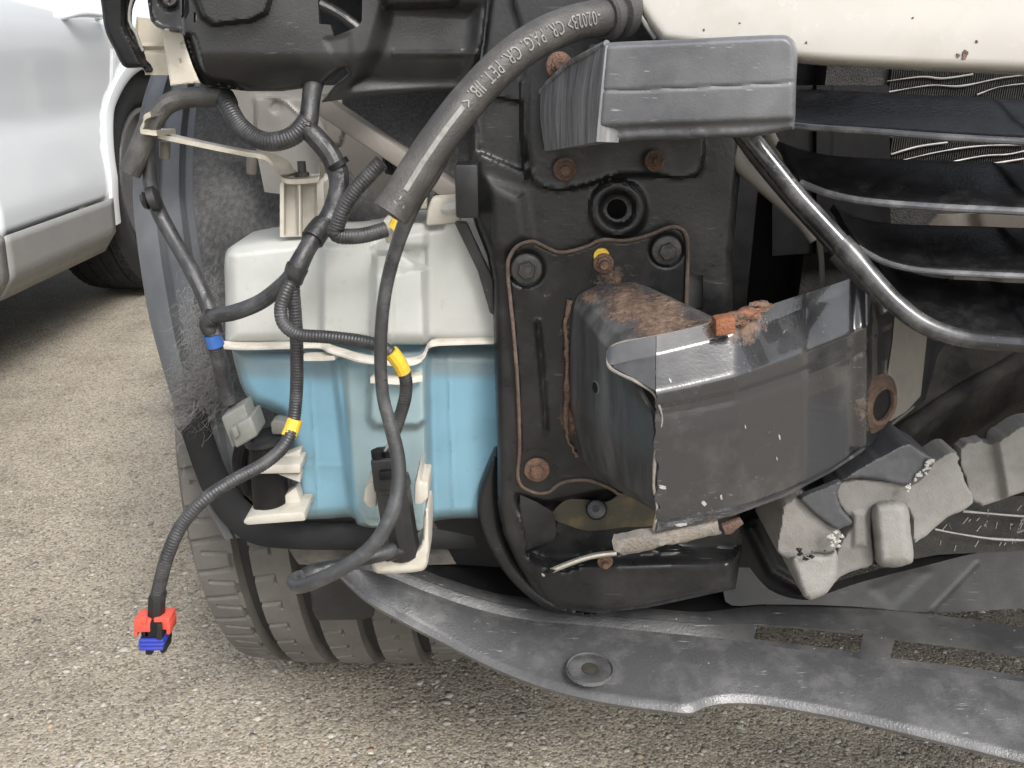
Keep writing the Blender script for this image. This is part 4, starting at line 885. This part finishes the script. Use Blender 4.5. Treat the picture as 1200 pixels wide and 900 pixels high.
# ---- bumper beam: rows run along the beam, columns go round its hat section
def beam_Y(u): return np.interp(u, [700, 770, 860, 940, 1000, 1040, 1100, 1200, 1300], [.436, .440, .452, .480, .515, .545, .60, .68, .76])
uu = [705, 712, 722, 740, 755, 768, 780, 800, 830, 860, 900, 940, 970, 995, 1010, 1022, 1040, 1060, 1090, 1130, 1180, 1260]
def I(u, a): a = np.array(a, float); return np.interp(u, a[:, 0], a[:, 1])
lipT = [(705, 415), (712, 406), (740, 399), (800, 387), (840, 377), (880, 364), (920, 351), (985, 330), (1040, 310), (1100, 285), (1260, 225)]   # free upper edge
foldT = [(705, 428), (720, 428), (760, 418), (800, 408), (840, 398), (900, 378), (985, 345), (1040, 322), (1260, 235)]                         # inner fold
foldF = [(705, 436), (720, 433), (745, 446), (768, 460), (800, 454), (860, 440), (920, 420), (975, 398), (1012, 383), (1040, 362), (1100, 325), (1260, 245)]   # upper front corner
grT = [(705, 437), (768, 470), (800, 466), (860, 453), (930, 430), (1000, 402), (1040, 378), (1260, 262)]
botF = [(705, 440), (768, 596), (780, 604), (830, 596), (880, 585), (930, 566), (975, 543), (1010, 520), (1040, 495), (1100, 448), (1200, 372), (1260, 330)]
lipB = [(705, 441), (768, 624), (800, 618), (860, 604), (920, 582), (975, 553), (1010, 530), (1040, 503), (1100, 456), (1200, 380), (1260, 338)]
rows = []; ru = []
ulist = np.concatenate([np.linspace(768, 1040, 90), np.linspace(1043, 1260, 40)])
for u in ulist:
    y = beam_Y(u) - .010 * math.exp(-((u - 1012) / 10) ** 2) + (.010 * sst((u - 1012) / 18))
    st_ = [(I(u, lipT), y + .021), (I(u, foldT), y + .017), ((I(u, foldT) * .35 + I(u, foldF) * .65), y + .006), (I(u, foldF), y), (I(u, grT), y + .0005), ((I(u, grT) + 6), y + .0018), ((I(u, grT) + 14), y + .0018), ((I(u, grT) + 22), y + .001)]
    fb = I(u, grT) + 24; bb = I(u, botF)
    st_ += [(fb + (bb - fb) * q, y) for q in (.15, .35, .55, .75, .92, 1)]
    st_ += [(I(u, botF) + (I(u, lipB) - I(u, botF)) * .5, y + .001), (I(u, lipB), y - .005)]
    k = []
    for (va, ya), (vb, yb) in zip(st_[:-1], st_[1:]):
        for q in (0, .08, .36, .64, .92): k.append((va + (vb - va) * q, ya + (yb - ya) * q, 0))
    k.append((*st_[-1], 0)); k = np.array(k); k[1:-1] = (k[:-2] + 2 * k[1:-1] + k[2:]) / 4; wob_ = 1.2 * rnoise(np.array([u]), np.array([3.]), 9, 4)[0] * (1 if u < 800 else .3)
    uj = 0 if u > 772 else 3.0
    line = []; rl = []
    for j, (v, yy, _) in enumerate(k):
        sh = 0.
        if u < 771 and v > 463: sh = rnoise(np.array([v]), np.array([1.]), 14, 5)[0] * 3.5 - 2 * math.sin((v - 460) / 22)
        line.append(P(u + sh, v, yy))
        rl.append(float(rusty_spots([(868, 378, 22, .85), (840, 382, 14, .8), (915, 356, 30, .35), (1022, 478, 26, .55), (1035, 440, 14, .35), (830, 612, 40, .35)])(np.array(u), np.array(v))))
    rows.append(line); ru.append(rl)
for k in range(len(rows) - 1, 30, -1): rows.append([(1.0 - p[0], p[1], p[2]) for p in rows[k]]); ru.append([0.] * len(ru[k]))
beam = sheet('bumper_beam', rows, 'beam_paint', car, -.0022, ru)
# torn upper flange reaching left of the front face
fl_rows = []; fl_ru = []
for u0 in np.linspace(713, 768.2, 30):
    ym = beam_Y(768) ; vt = I(u0, [(713, 413), (716, 407), (722, 403.5), (740, 399), (768.5, 393.3)]); vf = max(I(u0, foldT), vt + 3); ve = I(u0, [(713, 424), (720, 433), (745, 446), (768.5, 460)]); sp_ = 460 - I(768, foldT)
    line = [(vt + (vf - vt) * q, ym + .021 - .004 * q) for q in (0, .1, .5, .9)] + [(vf + (ve - vf) * q, ym + .017 - .017 * min(max((ve - vf) * q, 0) / sp_, 1) * 1.0) for q in (0, .1, .3, .5, .7, .9, 1)]
    fl_rows.append([P(u0, v, y) for v, y in line]); fl_ru.append([0.] * len(line))
sheet('torn_flange', fl_rows, 'beam_paint', beam, -.0022, fl_ru)
edge_pts = [(836, 378, .481), (800, 387, .475), (760, 395, .468), (728, 401, .463), (716, 407, .461), (712, 417, .459), (714, 430, .455), (726, 438, .45), (745, 447, .446), (765, 460, .442), (772, 475, .4395), (776, 490, .4395), (774, 502, .4395), (769, 520, .4395), (767, 545, .4395), (766, 570, .4395), (769, 585, .4395), (770, 600, .4395), (768, 612, .4395), (766, 622, .4400)]
tube('torn_edge', [(u, v, y, .0010 + .0006 * abs(math.sin(i * 1.7)) * .5 - .0004) for i, (u, v, y) in enumerate(edge_pts)], .0012, 'torn_edge', beam, seg=8, ds=.0015, wob=.6)
# lower torn lip
lipr = [PP(r) for r in ([(719, 629, .448), (745, 624, .446), (770, 620, .444), (800, 615, .446), (840, 607, .452)], [(718, 635, .440), (745, 631, .438), (770, 628, .437), (800, 624, .439), (840, 614, .446)], [(721, 641, .441), (730, 645, .440), (770, 637, .438), (800, 631, .440), (842, 621, .447)], [(728, 646, .445), (735, 647, .446), (770, 639, .445), (800, 633, .446), (845, 623, .452)])]
lipr = [cat(r, 10) for r in lipr]; lipr = [r + np.stack([0 * r[:, 0], .0004 * rnoise(r[:, 0] * 1e3, r[:, 0] * 0, 3, 4 + k), .0006 * rnoise(r[:, 0] * 1e3, r[:, 0] * 0, 4, k)], 1) for k, r in enumerate(lipr)]
sheet('torn_lip', lipr, 'torn_edge', beam, .0015)
prism('rust_flake', [(846, 617), (868, 609), (872, 614), (864, 620), (858, 626), (850, 627)], .449, .004, 'rusty', beam, .0006)
# boss with pierced hole
from mathutils.bvhtree import BVHTree
_bv = {}
def hit(o, u, v):
    """first point of a mesh on the line of sight, with its normal turned to the camera"""
    if o.name not in _bv: _bv[o.name] = BVHTree.FromPolygons([x.co.copy() for x in o.data.vertices], [tuple(p.vertices) for p in o.data.polygons])
    d = Vector(P(u, v, 1.) - CAM).normalized(); loc, n, _, _ = _bv[o.name].ray_cast(Vector(CAM), d)
    if loc is None: return P(u, v, .5), np.array([0, -1., 0])
    if n.dot(d) > 0: n = -n
    return np.array(loc), np.array(n)
cb, axd = hit(beam, 1024, 472)
axd = np.array([.50, -.80, .08]); axd /= np.linalg.norm(axd); cb = cb + axd * .004
rod('pierced_boss', cb - axd * .001, cb + axd * .0042, [(0, .0205), (.35, .0170), (.75, .0150), (1, .0135), (.85, .0110), (.1, .0106)], 'rusty', beam, 32)
rod('boss_bore', cb - axd * .001, cb + axd * .0012, [(0, .0109), (1, .0109)], 'plastic_dark', beam, 24)
ch_, cn_ = hit(can, 698.5, 454)
rod('hole_rim', ch_ - cn_ * .002, ch_ + cn_ * .0006, [(0, .0047), (1, .0045)], 'inner_metal', can, 20)
rod('flank_hole', ch_ - cn_ * .002, ch_ + cn_ * .0010, [(0, .0038), (1, .0038)], 'plastic_dark', can, 20)
relief('beam_reflection', [(1050, 352), (1090, 360), (1079, 464), (1062, 482), (1042, 494), (1040, 440), (1046, 400)], lambda u, v: np.vectorize(lambda a, b: hit(beam, min(max(a, 1042), 1088), min(b, 455 - (a - 1042) * .55))[0][1] - .0016)(u, v), 'reflection_beige', beam, step=3, thick=.0015)  # beige reflection in the beam's gloss, put in as a thin coloured sheet
# flaking rust lumps on the flange
for k in range(26):
    u = random.uniform(842, 892); v = I(u, lipT) + random.uniform(-3, 9); c = P(u, v, beam_Y(u) + .018 - random.random() * .003); s = random.uniform(.002, .0055)
    bm = bmesh.new(); bmesh.ops.create_icosphere(bm, subdivisions=2, radius=1)
    for vv in bm.verts: vv.co = Vector(c) + Vector((vv.co.x * s * 1.3, vv.co.y * s * .8, vv.co.z * s * .55)) * (1 + random.uniform(-.3, .3))
    me = bpy.data.meshes.new('rust_flake'); bm.to_mesh(me); bm.free(); link('rust_flake', me, 'rusty' if k % 5 else 'rust_orange', beam, 50)
for (u, v, s) in ((848, 380, .0055),):
    obox('rust_chunk', P(u, v, .464), (s, 0, .001), (0, s, 0), (-.0005, 0, s * .9), 'rust_orange', beam, .0012)
for (u, v, a, l) in ((768, 441, .4, .0030), (785, 446, .3, .002), (776, 571, 1.2, .0034), (825, 590, .7, .003), (845, 583, .2, .0025), (798, 615, .1, .004), (873, 500, .5, .0016), (910, 537, .3, .0018), (913, 512, .4, .002)):
    c, nn_ = hit(beam, u, v); e1 = np.cross(nn_, (0, 1, 0) if abs(nn_[1]) < .6 else (1, 0, 0)); e1 /= np.linalg.norm(e1); e2 = np.cross(nn_, e1); V = []
    for k in range(9):
        t = 6.2832 * k / 9; q = random.uniform(.5, 1.1); V.append(c + nn_ * .0004 + l * q * math.cos(t) * (e1 * math.cos(a) + e2 * math.sin(a)) + l * .35 * q * math.sin(t) * (e2 * math.cos(a) - e1 * math.sin(a)))
    mesh('paint_chip', V + [x - nn_ * .0008 for x in V], [tuple(range(9)), tuple(range(9, 18))] + [(k, (k + 1) % 9, 9 + (k + 1) % 9, 9 + k) for k in range(9)], 'paint_chip', beam, 0)

# ---- upper foam absorber
fb = group('foam_absorber')
relief('absorber_face', cat([(708, 56), (713, 50), (800, 46), (905, 41), (926, 44), (934, 60), (933, 100), (931, 148), (925, 152), (880, 160), (800, 163), (740, 165), (700, 168), (698, 162), (703, 110)], 5, True), lambda u, v: .452 - .00005 * (u - 700), 'foam_dark', fb, step=2.5, back=.545, edge=(7, .006), feats=[('line', [(690, 107), (760, 105), (850, 101), (940, 96)], 2.6, -.0009), ([(690, 150), (940, 140), (940, 190), (690, 190)], -.004, 9)], fn=lambda u, v, D: D + .0006 * np.maximum(0, sst((v - 138) / 20)) * rnoise(u, v, 14, 8))
S = [[(710, 53, .452), (704, 110, .452), (699, 166, .452)], [(690, 64, .478), (680, 118, .478), (680, 170, .478)], [(662, 80, .515), (658, 128, .515), (659, 174, .515)], [(640, 95, .545), (636, 135, .545), (640, 177, .545)], [(633, 110, .556), (633, 140, .556), (639, 176, .556)]]
S2 = [cat(PP(r), 12) for r in S]; S3 = np.array([[cat(np.array([S2[i][j] for i in range(5)]), 5) for j in range(len(S2[0]))]])[0]
S3[..., 0] += .00015 * rnoise(np.arange(S3.shape[1])[None, :] * np.ones((S3.shape[0], 1)), S3[..., 2] * 5, .8, 5)
sheet('absorber_side', S3, 'foam_side', fb, .012)
tp = [(634, 108, .556), (662, 79, .515), (690, 62, .478), (711, 51, .456)]
tube('absorber_rim', tp, .0018, 'foam_side', fb, seg=8)

# ---- cream front panel and grille
relief('front_panel', cat([(735, -60), (738, -2), (750, 20), (768, 44), (780, 52), (860, 62), (935, 74), (1020, 80), (1100, 84), (1200, 88), (1290, 92), (1700, 94), (2300, 94), (2300, -60)], 5, False), lambda u, v: np.interp(u, [740, 1290, 1900, 2300], [.50, .434, .434, .47]), 'car_beige', car, step=4, thick=.006, edge=(14, .012), fn=lambda u, v, D: D + .03 * ((90 - v) / 150) ** 2)
tube('panel_seam', [(733, -20, .512), (740, 0, .51), (752, 22, .508), (768, 45, .507)], .0014, 'inner_metal', car, seg=8)
for (u, v, s) in ((1131, 64, .003), (1123, 65, .0014), (1145, 49, .001), (1070, 21, .0008), (945, 50, .0008), (825, 35, .0008), (867, 27, .0007)):
    Yp = .50 - .00012 * (u - 740) + .03 * ((90 - v) / 150) ** 2 - .0004
    pts_ = [(u + s * 1800 * math.cos(t) * random.uniform(.5, 1.1), v + s * 2400 * math.sin(t) * random.uniform(.5, 1.1)) for t in np.linspace(0, 2 * math.pi, 9)[:-1]]
    prism('rust_chip', pts_, Yp, .0008, 'rusty', car, 0)
gr = group('grille')
def slat(front, rise, depth, edge_r):
    fp = PP(front); e = fp[-1]; fp = np.concatenate([fp, [(x, e[1] + dy, e[2]) for x, dy in ((.5, -.004), (.7, 0), (.9, .03), (1.05, .07))]])
    fp = cat(fp, 10); n = len(fp); rows = []
    for k, (dz, dy) in enumerate(((0, 0), (.0016, .0008), (.0035, .004), (rise * .5, depth * .5), (rise * .85, depth * .8), (rise, depth))):
        rows.append(fp + np.array([0, dy, dz]))
    s = sheet('slat', rows, 'slat_black', gr, .0045)
    tube('slat_edge', [tuple(p) for p in fp[::4]] + [tuple(fp[-1])], edge_r, 'slat_edge', s, px=False, seg=10, kn=4)
slat([(925, 146, .535), (960, 150, .525), (1010, 153, .51), (1100, 160, .485), (1200, 166, .465), (1290, 171, .45)], .020, .055, .0020)
slat([(938, 214, .535), (952, 220, .53), (975, 228, .52), (1015, 236, .505), (1100, 243, .48), (1200, 248, .46), (1290, 253, .445)], .020, .055, .0022)
slat([(1006, 290, .51), (1020, 299, .505), (1045, 310, .495), (1090, 318, .48), (1200, 324, .455), (1290, 328, .44)], .018, .05, .0018)
slat([(1050, 352, .49), (1070, 368, .48), (1090, 380, .47), (1115, 391, .46), (1150, 398, .45), (1200, 402, .44), (1290, 408, .425)], .022, .05, .0012)
# diagonal trim bar with its sleeve
tb = [(868, 148, .500), (880, 162, .498), (905, 193, .49), (935, 230, .482), (965, 263, .474), (990, 290, .467)]
tube('trim_bar', tb, .0052, 'gloss_black', gr, seg=20)
tube('trim_bar', [(862, 152, .512), (890, 190, .505), (925, 232, .496), (965, 276, .486), (985, 298, .48)], .0040, 'plastic_black', gr, seg=12)
tube('trim_bar', [(985, 285, .468, .0060), (1000, 301, .463, .0060), (1020, 325, .457, .0057), (1045, 352, .45, .0054), (1075, 376, .442, .0052), (1105, 390, .436, .0050), (1140, 398, .43, .0048), (1200, 403, .42, .0046), (1290, 408, .41, .0046), (1800, 410, .405, .0046), (2400, 400, .43, .0046), (2900, 370, .50, .0046)], .0066, 'gloss_black', gr, seg=20)
tube('trim_bar', [(978, 298, .478), (1000, 318, .472), (1025, 340, .466)], .0045, 'plastic_black', gr, seg=12)
# rusty pipe and thin wire behind
tube('oil_line', [(856, 150, .575), (860, 172, .575), (868, 192, .572), (890, 212, .565), (920, 238, .555), (945, 262, .545), (958, 280, .54)], .0054, 'rail_brown', car, seg=14)
tube('oil_line', [(895, 150, .60), (905, 170, .60), (915, 186, .60)], .0052, 'rail_brown', car, seg=14)
tube('thin_line', [(957, 270, .56), (961, 290, .565), (963, 312, .57), (964, 345, .575)], .0018, 'rail_brown', car, seg=8)

# ---- condenser behind the grille with bent fins
cond = group('condenser')
obox('condenser_core', (.62, .735, .56), (.37, 0, 0), (0, .012, 0), (0, 0, .19), 'fin_dark', cond, .001)
def crease(pts, Y): tube('bent_tube', [(u, v, Y) for u, v in pts], .0007, 'fin_pale', cond, seg=6, wob=.4)
for pts in ([(1040, 95), (1080, 90), (1105, 92), (1140, 87)], [(1040, 108), (1090, 100), (1125, 101), (1170, 92), (1200, 88)], [(1145, 111), (1170, 102), (1200, 98)], [(1044, 181), (1075, 172), (1110, 167)], [(1044, 191), (1100, 178), (1150, 171), (1200, 170)], [(1100, 193), (1150, 183), (1180, 181), (1200, 177)], [(1150, 194), (1200, 186)]): crease(pts, .715)
for k in range(60):
    u = 1042 + k * 2.7; obox('condenser_fin', P(u, 98, .720), (.0004, 0, 0), (0, .003, 0), (0, 0, .014), 'fin_dark', cond, 0); obox('condenser_fin', P(u, 182, .720), (.0004, 0, 0), (0, .003, 0), (0, 0, .014), 'fin_dark', cond, 0)
relief('bent_shroud', [(1060, 290), (1100, 252), (1200, 248), (1290, 250), (1500, 252), (1500, 345), (1060, 340)], .62, 'rail_brown', car, feats=[('line', [(1100, 250), (1070, 290)], 8, .004), ('line', [(1130, 250), (1160, 340)], 20, -.006)], step=4, thick=.003)
relief('cooling_duct', [(905, 100), (1042, 100), (1044, 290), (905, 300)], .70, 'plastic_dark', car, feats=[([(955, 90), (975, 90), (975, 300), (955, 300)], .006, 2)], step=4, thick=.004)

# ---- lower right: dirty reinforcement bar, broken foam, intercooler, crossmember
rbp = [(930, 600, .56), (980, 560, .57), (1035, 522, .58), (1090, 482, .60), (1150, 445, .62), (1220, 405, .645), (1300, 365, .67)]
rc_ = cat(PP(rbp), 8); rc_ = np.concatenate([rc_, (rc_ * [-1, 1, 1] + [1.0, 0, 0])[::-1]])
sheet('lower_reinforcement', [rc_ + np.array(d) for d in ((-.012, .02, .050), (-.006, .004, .040), (.0, 0, .020), (.003, -.004, .006), (.0055, -.006, -.002), (.009, 0, -.012), (.016, .006, -.030), (.026, .03, -.050))], 'dirty_dark', car, .003)
tube('reinforcement_ridge', [(1000, 548, .566), (1050, 512, .574), (1085, 486, .588), (1110, 470, .596), (1160, 441, .612), (1230, 402, .636)], .0075, 'dirty_dark', car, wob=.15)
fo = group('broken_foam')
def foam(nm, pts, Y, back, mat='foam_grey', e=(6, .006), feats=(), amp=.0002, sc=10, seed=1, jag=0.6):
    p = cat(pts, 5, True)
    if jag: p = p + np.stack([rnoise(p[:, 0], p[:, 1], 4, seed, 2), rnoise(p[:, 1], p[:, 0], 4, seed + 3, 2)], 1) * jag
    return relief(nm, p, Y, mat, fo, step=1.6, back=back, edge=e, feats=feats, fn=lambda u, v, D: D + amp * rnoise(u, v, sc, seed), smooth=50)
foam('foam_block', [(919, 592), (938, 583), (946, 592), (965, 610), (982, 620), (984, 632), (975, 648), (955, 648), (932, 655), (911, 646), (915, 615)], .512, .57, 'foam_grey', (2.5, .0014), seed=2, jag=1.0)
foam('foam_knob', [(927, 654), (945, 650), (968, 650), (980, 645), (982, 662), (978, 682), (966, 697), (951, 703), (941, 697), (934, 680)], .506, .56, 'foam_pale', (8, .007), seed=3)
foam('foam_block', [(982, 568), (1005, 562), (1040, 564), (1063, 570), (1062, 592), (1042, 589), (1024, 594), (1021, 620), (1024, 655), (1018, 664), (1003, 668), (984, 676), (978, 682), (980, 650), (988, 632), (999, 612), (986, 596), (980, 582)], .520, .55, 'foam_grey', (2.5, .0014), [([(1000, 600), (1015, 600), (1016, 640), (1000, 640)], .003, 8)], seed=4)
foam('foam_column', [(1022, 594), (1040, 587), (1062, 591), (1067, 618), (1071, 652), (1064, 662), (1046, 665), (1028, 660), (1024, 630)], .508, .57, 'foam_pale', (13, .014), seed=5)
foam('foam_skin', [(938, 583), (962, 572), (985, 564), (981, 580), (987, 597), (999, 612), (988, 618), (980, 620), (962, 608), (946, 594)], .507, .512, 'foam_dark', (3, .002), seed=6, amp=.0003, jag=.2)
foam('foam_skin', [(985, 563), (1010, 546), (1045, 527), (1064, 519), (1080, 528), (1094, 538), (1086, 556), (1066, 569), (1035, 563), (1003, 560)], .514, .55, 'foam_dark', (4, .003), seed=7, amp=.0003, jag=.5)
foam('fractured_foam', [(1064, 570), (1088, 545), (1118, 528), (1124, 545), (1131, 565), (1140, 589), (1110, 607), (1072, 635), (1069, 610), (1062, 590)], .532, .555, 'foam_pale', (3, .002), seed=8, jag=1.5)
foam('fractured_foam', [(1125, 527), (1145, 516), (1165, 519), (1190, 502), (1230, 490), (1300, 470), (1500, 455), (1500, 530), (1300, 545), (1240, 560), (1175, 585), (1141, 589), (1131, 560)], .548, .566, 'foam_pale', (3, .002), [([(1120, 500), (1165, 510), (1180, 600), (1130, 600)], -.008, 14)], seed=9, jag=2.0, amp=.0003)
for k in range(55):
    q = k % 4
    if q < 2: t = random.random(); u = 1062 + t * 32 + random.gauss(0, 1.5); v = 572 - t * 34 + random.gauss(0, 2); y = .512
    elif q == 2: u = random.gauss(978, 4); v = random.gauss(632, 6); y = .503
    else: u = random.gauss(948, 9); v = random.gauss(650, 3); y = .503
    s = random.uniform(.0004, .0013); bm = bmesh.new(); bmesh.ops.create_icosphere(bm, subdivisions=1, radius=1); c = P(u, v, y)
    for vv in bm.verts: vv.co = Vector(c) + Vector((vv.co.x * s * random.uniform(.4, 2.2), vv.co.y * s, vv.co.z * s * random.uniform(.5, 1.8)))
    me = bpy.data.meshes.new('foam_crumb'); bm.to_mesh(me); bm.free(); link('foam_crumb', me, 'plastic_dark' if q == 3 else 'foam_crumbs', fo, 0)
ic = group('intercooler')
relief('intercooler_core', [(1050, 600), (1130, 585), (1300, 575), (1900, 575), (1900, 640), (1300, 640), (1100, 650), (1040, 660)], .60, 'fin_dark', ic, step=4, thick=.03)
for row in ([(1128, 599), (1150, 601), (1200, 605), (1290, 610), (1900, 612)], [(1095, 620), (1120, 625), (1160, 631), (1200, 633), (1290, 634), (1900, 634)]): tube('cooler_tube', [(u, v, .592) for u, v in row], .0012, 'paint_chip', ic, seg=6, wob=.4)
for k in range(70):
    u = random.uniform(1100, 1290); v = random.choice((596, 611, 617, 637)) + random.gauss(0, 3); a = random.gauss(1.3, .4); l = random.uniform(.001, .0035)
    if u < 1130 and v < 615: continue
    obox('bent_fin', P(u, v, .593), (l * math.cos(a), 0, l * math.sin(a)), (0, .0008, 0), (-.0003, 0, .0003), 'fin_pale', ic, 0)
relief('lower_crossmember', cat([(860, 648), (900, 690), (940, 703), (965, 697), (1010, 682), (1080, 664), (1160, 645), (1290, 625), (1500, 618), (2000, 618), (2000, 705), (1500, 706), (1290, 708), (1200, 713), (1090, 718), (1020, 712), (960, 709), (900, 708), (850, 705)], 4, True), lambda u, v: .605 - .0002 * (v - 640), 'plastic_black', car, step=2.5, thick=.01, feats=[('line', [(1145, 660), (1092, 715)], 4, .0008), ([(1020, 690), (1070, 665), (1090, 670), (1045, 712)], -.001, 14)])
relief('under_cover', cat([(820, 640), (905, 600), (925, 640), (945, 705), (900, 708), (850, 700)], 4, True), .60, 'plastic_dark', car, step=3, thick=.01, edge=(8, .006), feats=[('line', [(880, 620), (905, 670), (940, 690)], 10, .006)])

# ---- lower apron (undertray lip)
ZA = .27
oe = cat([(396, 668), (430, 698), (470, 722), (520, 748), (580, 778), (640, 801), (690, 814), (735, 822), (775, 827), (806, 830), (822, 824), (846, 819), (880, 819), (920, 824), (980, 835), (1050, 851), (1120, 868), (1200, 888), (1320, 918)], 6)
ml = cat([(404, 664), (450, 676), (500, 696), (560, 716), (620, 729), (680, 734), (740, 740), (790, 745), (830, 749), (860, 752), (885, 757), (905, 760), (935, 764), (990, 772), (1050, 782), (1120, 791), (1200, 802), (1320, 818)], 6)
il = cat([(415, 655), (470, 662), (520, 680), (580, 698), (640, 706), (700, 712), (760, 716), (820, 720), (860, 716), (900, 712), (940, 711), (990, 713), (1050, 719), (1100, 724), (1150, 731), (1220, 742), (1330, 756)], 6)
def rs(a, n=180):
    a = np.asarray(a); L_ = np.concatenate([[0], np.cumsum(np.hypot(*np.diff(a, axis=0).T))]); s = np.linspace(0, L_[-1], n); return np.stack([np.interp(s, L_, a[:, 0]), np.interp(s, L_, a[:, 1])], 1)
oe, ml, il = rs(oe), rs(ml), rs(il)
def up(u): return .050 * np.clip((620 - u) / 220, 0, 1) ** 1.5
E = PZ(oe[:, 0], oe[:, 1], ZA + up(oe[:, 0])); M = PZ(ml[:, 0], ml[:, 1], ZA + .012 + up(ml[:, 0])); I_ = PZ(il[:, 0], il[:, 1], ZA + .020 + up(il[:, 0]))
def mirr(a): b = (a * [-1, 1, 1] + [1.0, 0, 0])[::-1]; return np.concatenate([a, b[b[:, 0] > a[-1][0] + .01]])
E, M, I_ = mirr(E), mirr(M), mirr(I_); nmin = min(len(E), len(M), len(I_)); E, M, I_ = E[:nmin], M[:nmin], I_[:nmin]
apron = group('lower_apron')
lowE = E + np.array([0, .001, -.0045])
sheet('apron_lip', [lowE + np.array([0, .004, 0]), lowE, E + np.array([0, -.0008, -.002]), E + np.array([0, .002, .0012])] + [E * (1 - t) + M * t + np.array([0, 0, .004 * math.sin(math.pi * t)]) for t in np.linspace(.06, 1, 14)], 'apron_plastic', apron, -.0025)
# upper strip with two open slots: built as separate bands round the slots
def band(t0, t1, k0, k1, nm='apron_ledge'):
    sheet(nm, [(M * (1 - t) + I_ * t)[k0:k1 + 1] + np.array([0, 0, .003 * math.sin(math.pi * t)]) for t in np.linspace(t0, t1, 5)], 'apron_shaded', apron, -.0025)
def kidx(u): return int(np.argmin(abs(ml[:, 0] - u)))
ks = [0, kidx(880), kidx(1004), kidx(1040), kidx(1196), nmin - 1]
band(.0, .10, 0, ks[-1]); band(.42, 1., 0, ks[-1])
for a, b in ((ks[0], ks[1]), (ks[2], ks[3]), (ks[4], ks[5])): band(.10, .42, a, b)
kb = int(np.argmin(abs(il[:, 0] - 900)))
sheet('apron_back', [I_[10:kb + 1] + np.array([0, dy, dz]) for dy, dz in ((0, 0), (.03, .002), (.08, .012), (.15, .02))], 'plastic_dark', apron, -.0025)
tube('apron_ridge', [tuple(p) for p in (M + np.array([0, 0, .0012]))[::4]], .0014, 'apron_plastic', apron, px=False, seg=8, kn=3)
# ring hole
hc_ = PZ(691, 784, ZA + .0135)
def ringmesh(nm, r0, r1, z0, z1, mat):
    n = 36; V = []; Fs = []
    for (r, z) in ((r0, z0), (r0 + .001, z1), (r1 - .001, z1), (r1, z0)):
        for k in range(n): V.append((hc_[0] + r * math.cos(6.2832 * k / n), hc_[1] + r * math.sin(6.2832 * k / n), hc_[2] + z))
    for i in range(3):
        for k in range(n): Fs.append((i * n + k, i * n + (k + 1) % n, (i + 1) * n + (k + 1) % n, (i + 1) * n + k))
    return mesh(nm, V, Fs, mat, apron, 40)
ringmesh('hole_ring', .0165, .0185, -.001, .0016, 'apron_plastic')
ringmesh('hole_seat', .0062, .0165, .0002, .0008, 'apron_plastic')
rod('hole_bore', hc_ + np.array([0, 0, .0010]), hc_ + np.array([0, 0, -.004]), [(0, .0062), (1, .0062)], 'dirty_dark', apron, 24)
# torn shred where the apron meets the liner
sheet('apron_pocket', [np.array([P(u, v, y) for u, v, y in r]) for r in ([(490, 668, .70), (540, 690, .70), (600, 705, .70), (660, 716, .69)], [(488, 650, .74), (540, 660, .75), (600, 672, .75), (660, 690, .74)])], 'plastic_dark', apron, .002)
rt, dr = [], []
for _ in range(160): u = random.uniform(505, 575); rt.append(P(u, 668 + (u - 505) * .18 + random.gauss(0, 4), .66)); dr.append((random.gauss(.6, .6), random.gauss(0, .5), random.gauss(.2, .6)))
fibres('plastic_shred', rt, dr, .012, .0008, 'plastic_grey', apron, .5, 3)

# ---- rest of the body so that it stands as a car from other positions
def brows(spec): return [[(.5 + s * h, y, z + dz * (1 - s * s)) for s in np.linspace(-1, 1, 13)] for y, z, h, dz in spec]
sheet('hood', brows([(.62, .80, .80, .02), (.9, .86, .84, .04), (1.3, .92, .86, .05), (1.75, .97, .86, .05)]), 'car_beige', car, .004)
sheet('windscreen', brows([(1.75, .96, .80, .03), (2.1, 1.2, .74, .03), (2.4, 1.38, .66, .03)]), 'glass_dark', car, .005)
sheet('roof', brows([(2.4, 1.38, .66, .03), (3.0, 1.44, .68, .03), (3.9, 1.40, .66, .03)]), 'car_beige', car, .005)
sheet('tailgate', brows([(3.9, 1.40, .66, .02), (4.35, 1.0, .78, .02), (4.45, .6, .82, .02), (4.35, .28, .8, .0)]), 'car_beige', car, .005)
for s in (-1, 1):
    x = .5 + s * .885
    def side(nm, y0, y1, z0, z1, mat='car_beige'):
        sheet(nm, [[(x - s * (.03 * ((z - .6) / .4) ** 2), y, z) for z in np.linspace(z0, z1, 8)] for y in np.linspace(y0, y1, 12)], mat, car, .004)
    side('front_fender', 1.40, 1.80, .30, .95); side('front_door', 1.81, 2.75, .26, .95); side('rear_door', 2.76, 3.4, .26, .95); side('quarter_panel', 3.41, 4.4, .30, .95)
    sheet('side_window', [[(x - s * .04, y, .95) for y in (1.8, 2.4, 3.2, 4.2)], [(.5 + s * .67, y, 1.37) for y in (2.4, 2.6, 3.2, 3.9)]], 'glass_dark', car, .004)
    lathe_x('rear_wheel', x - s * .12, 3.62, .337, tyre_profile(.235, .337, .05, 20), 'tyre_rubber', car, 48)
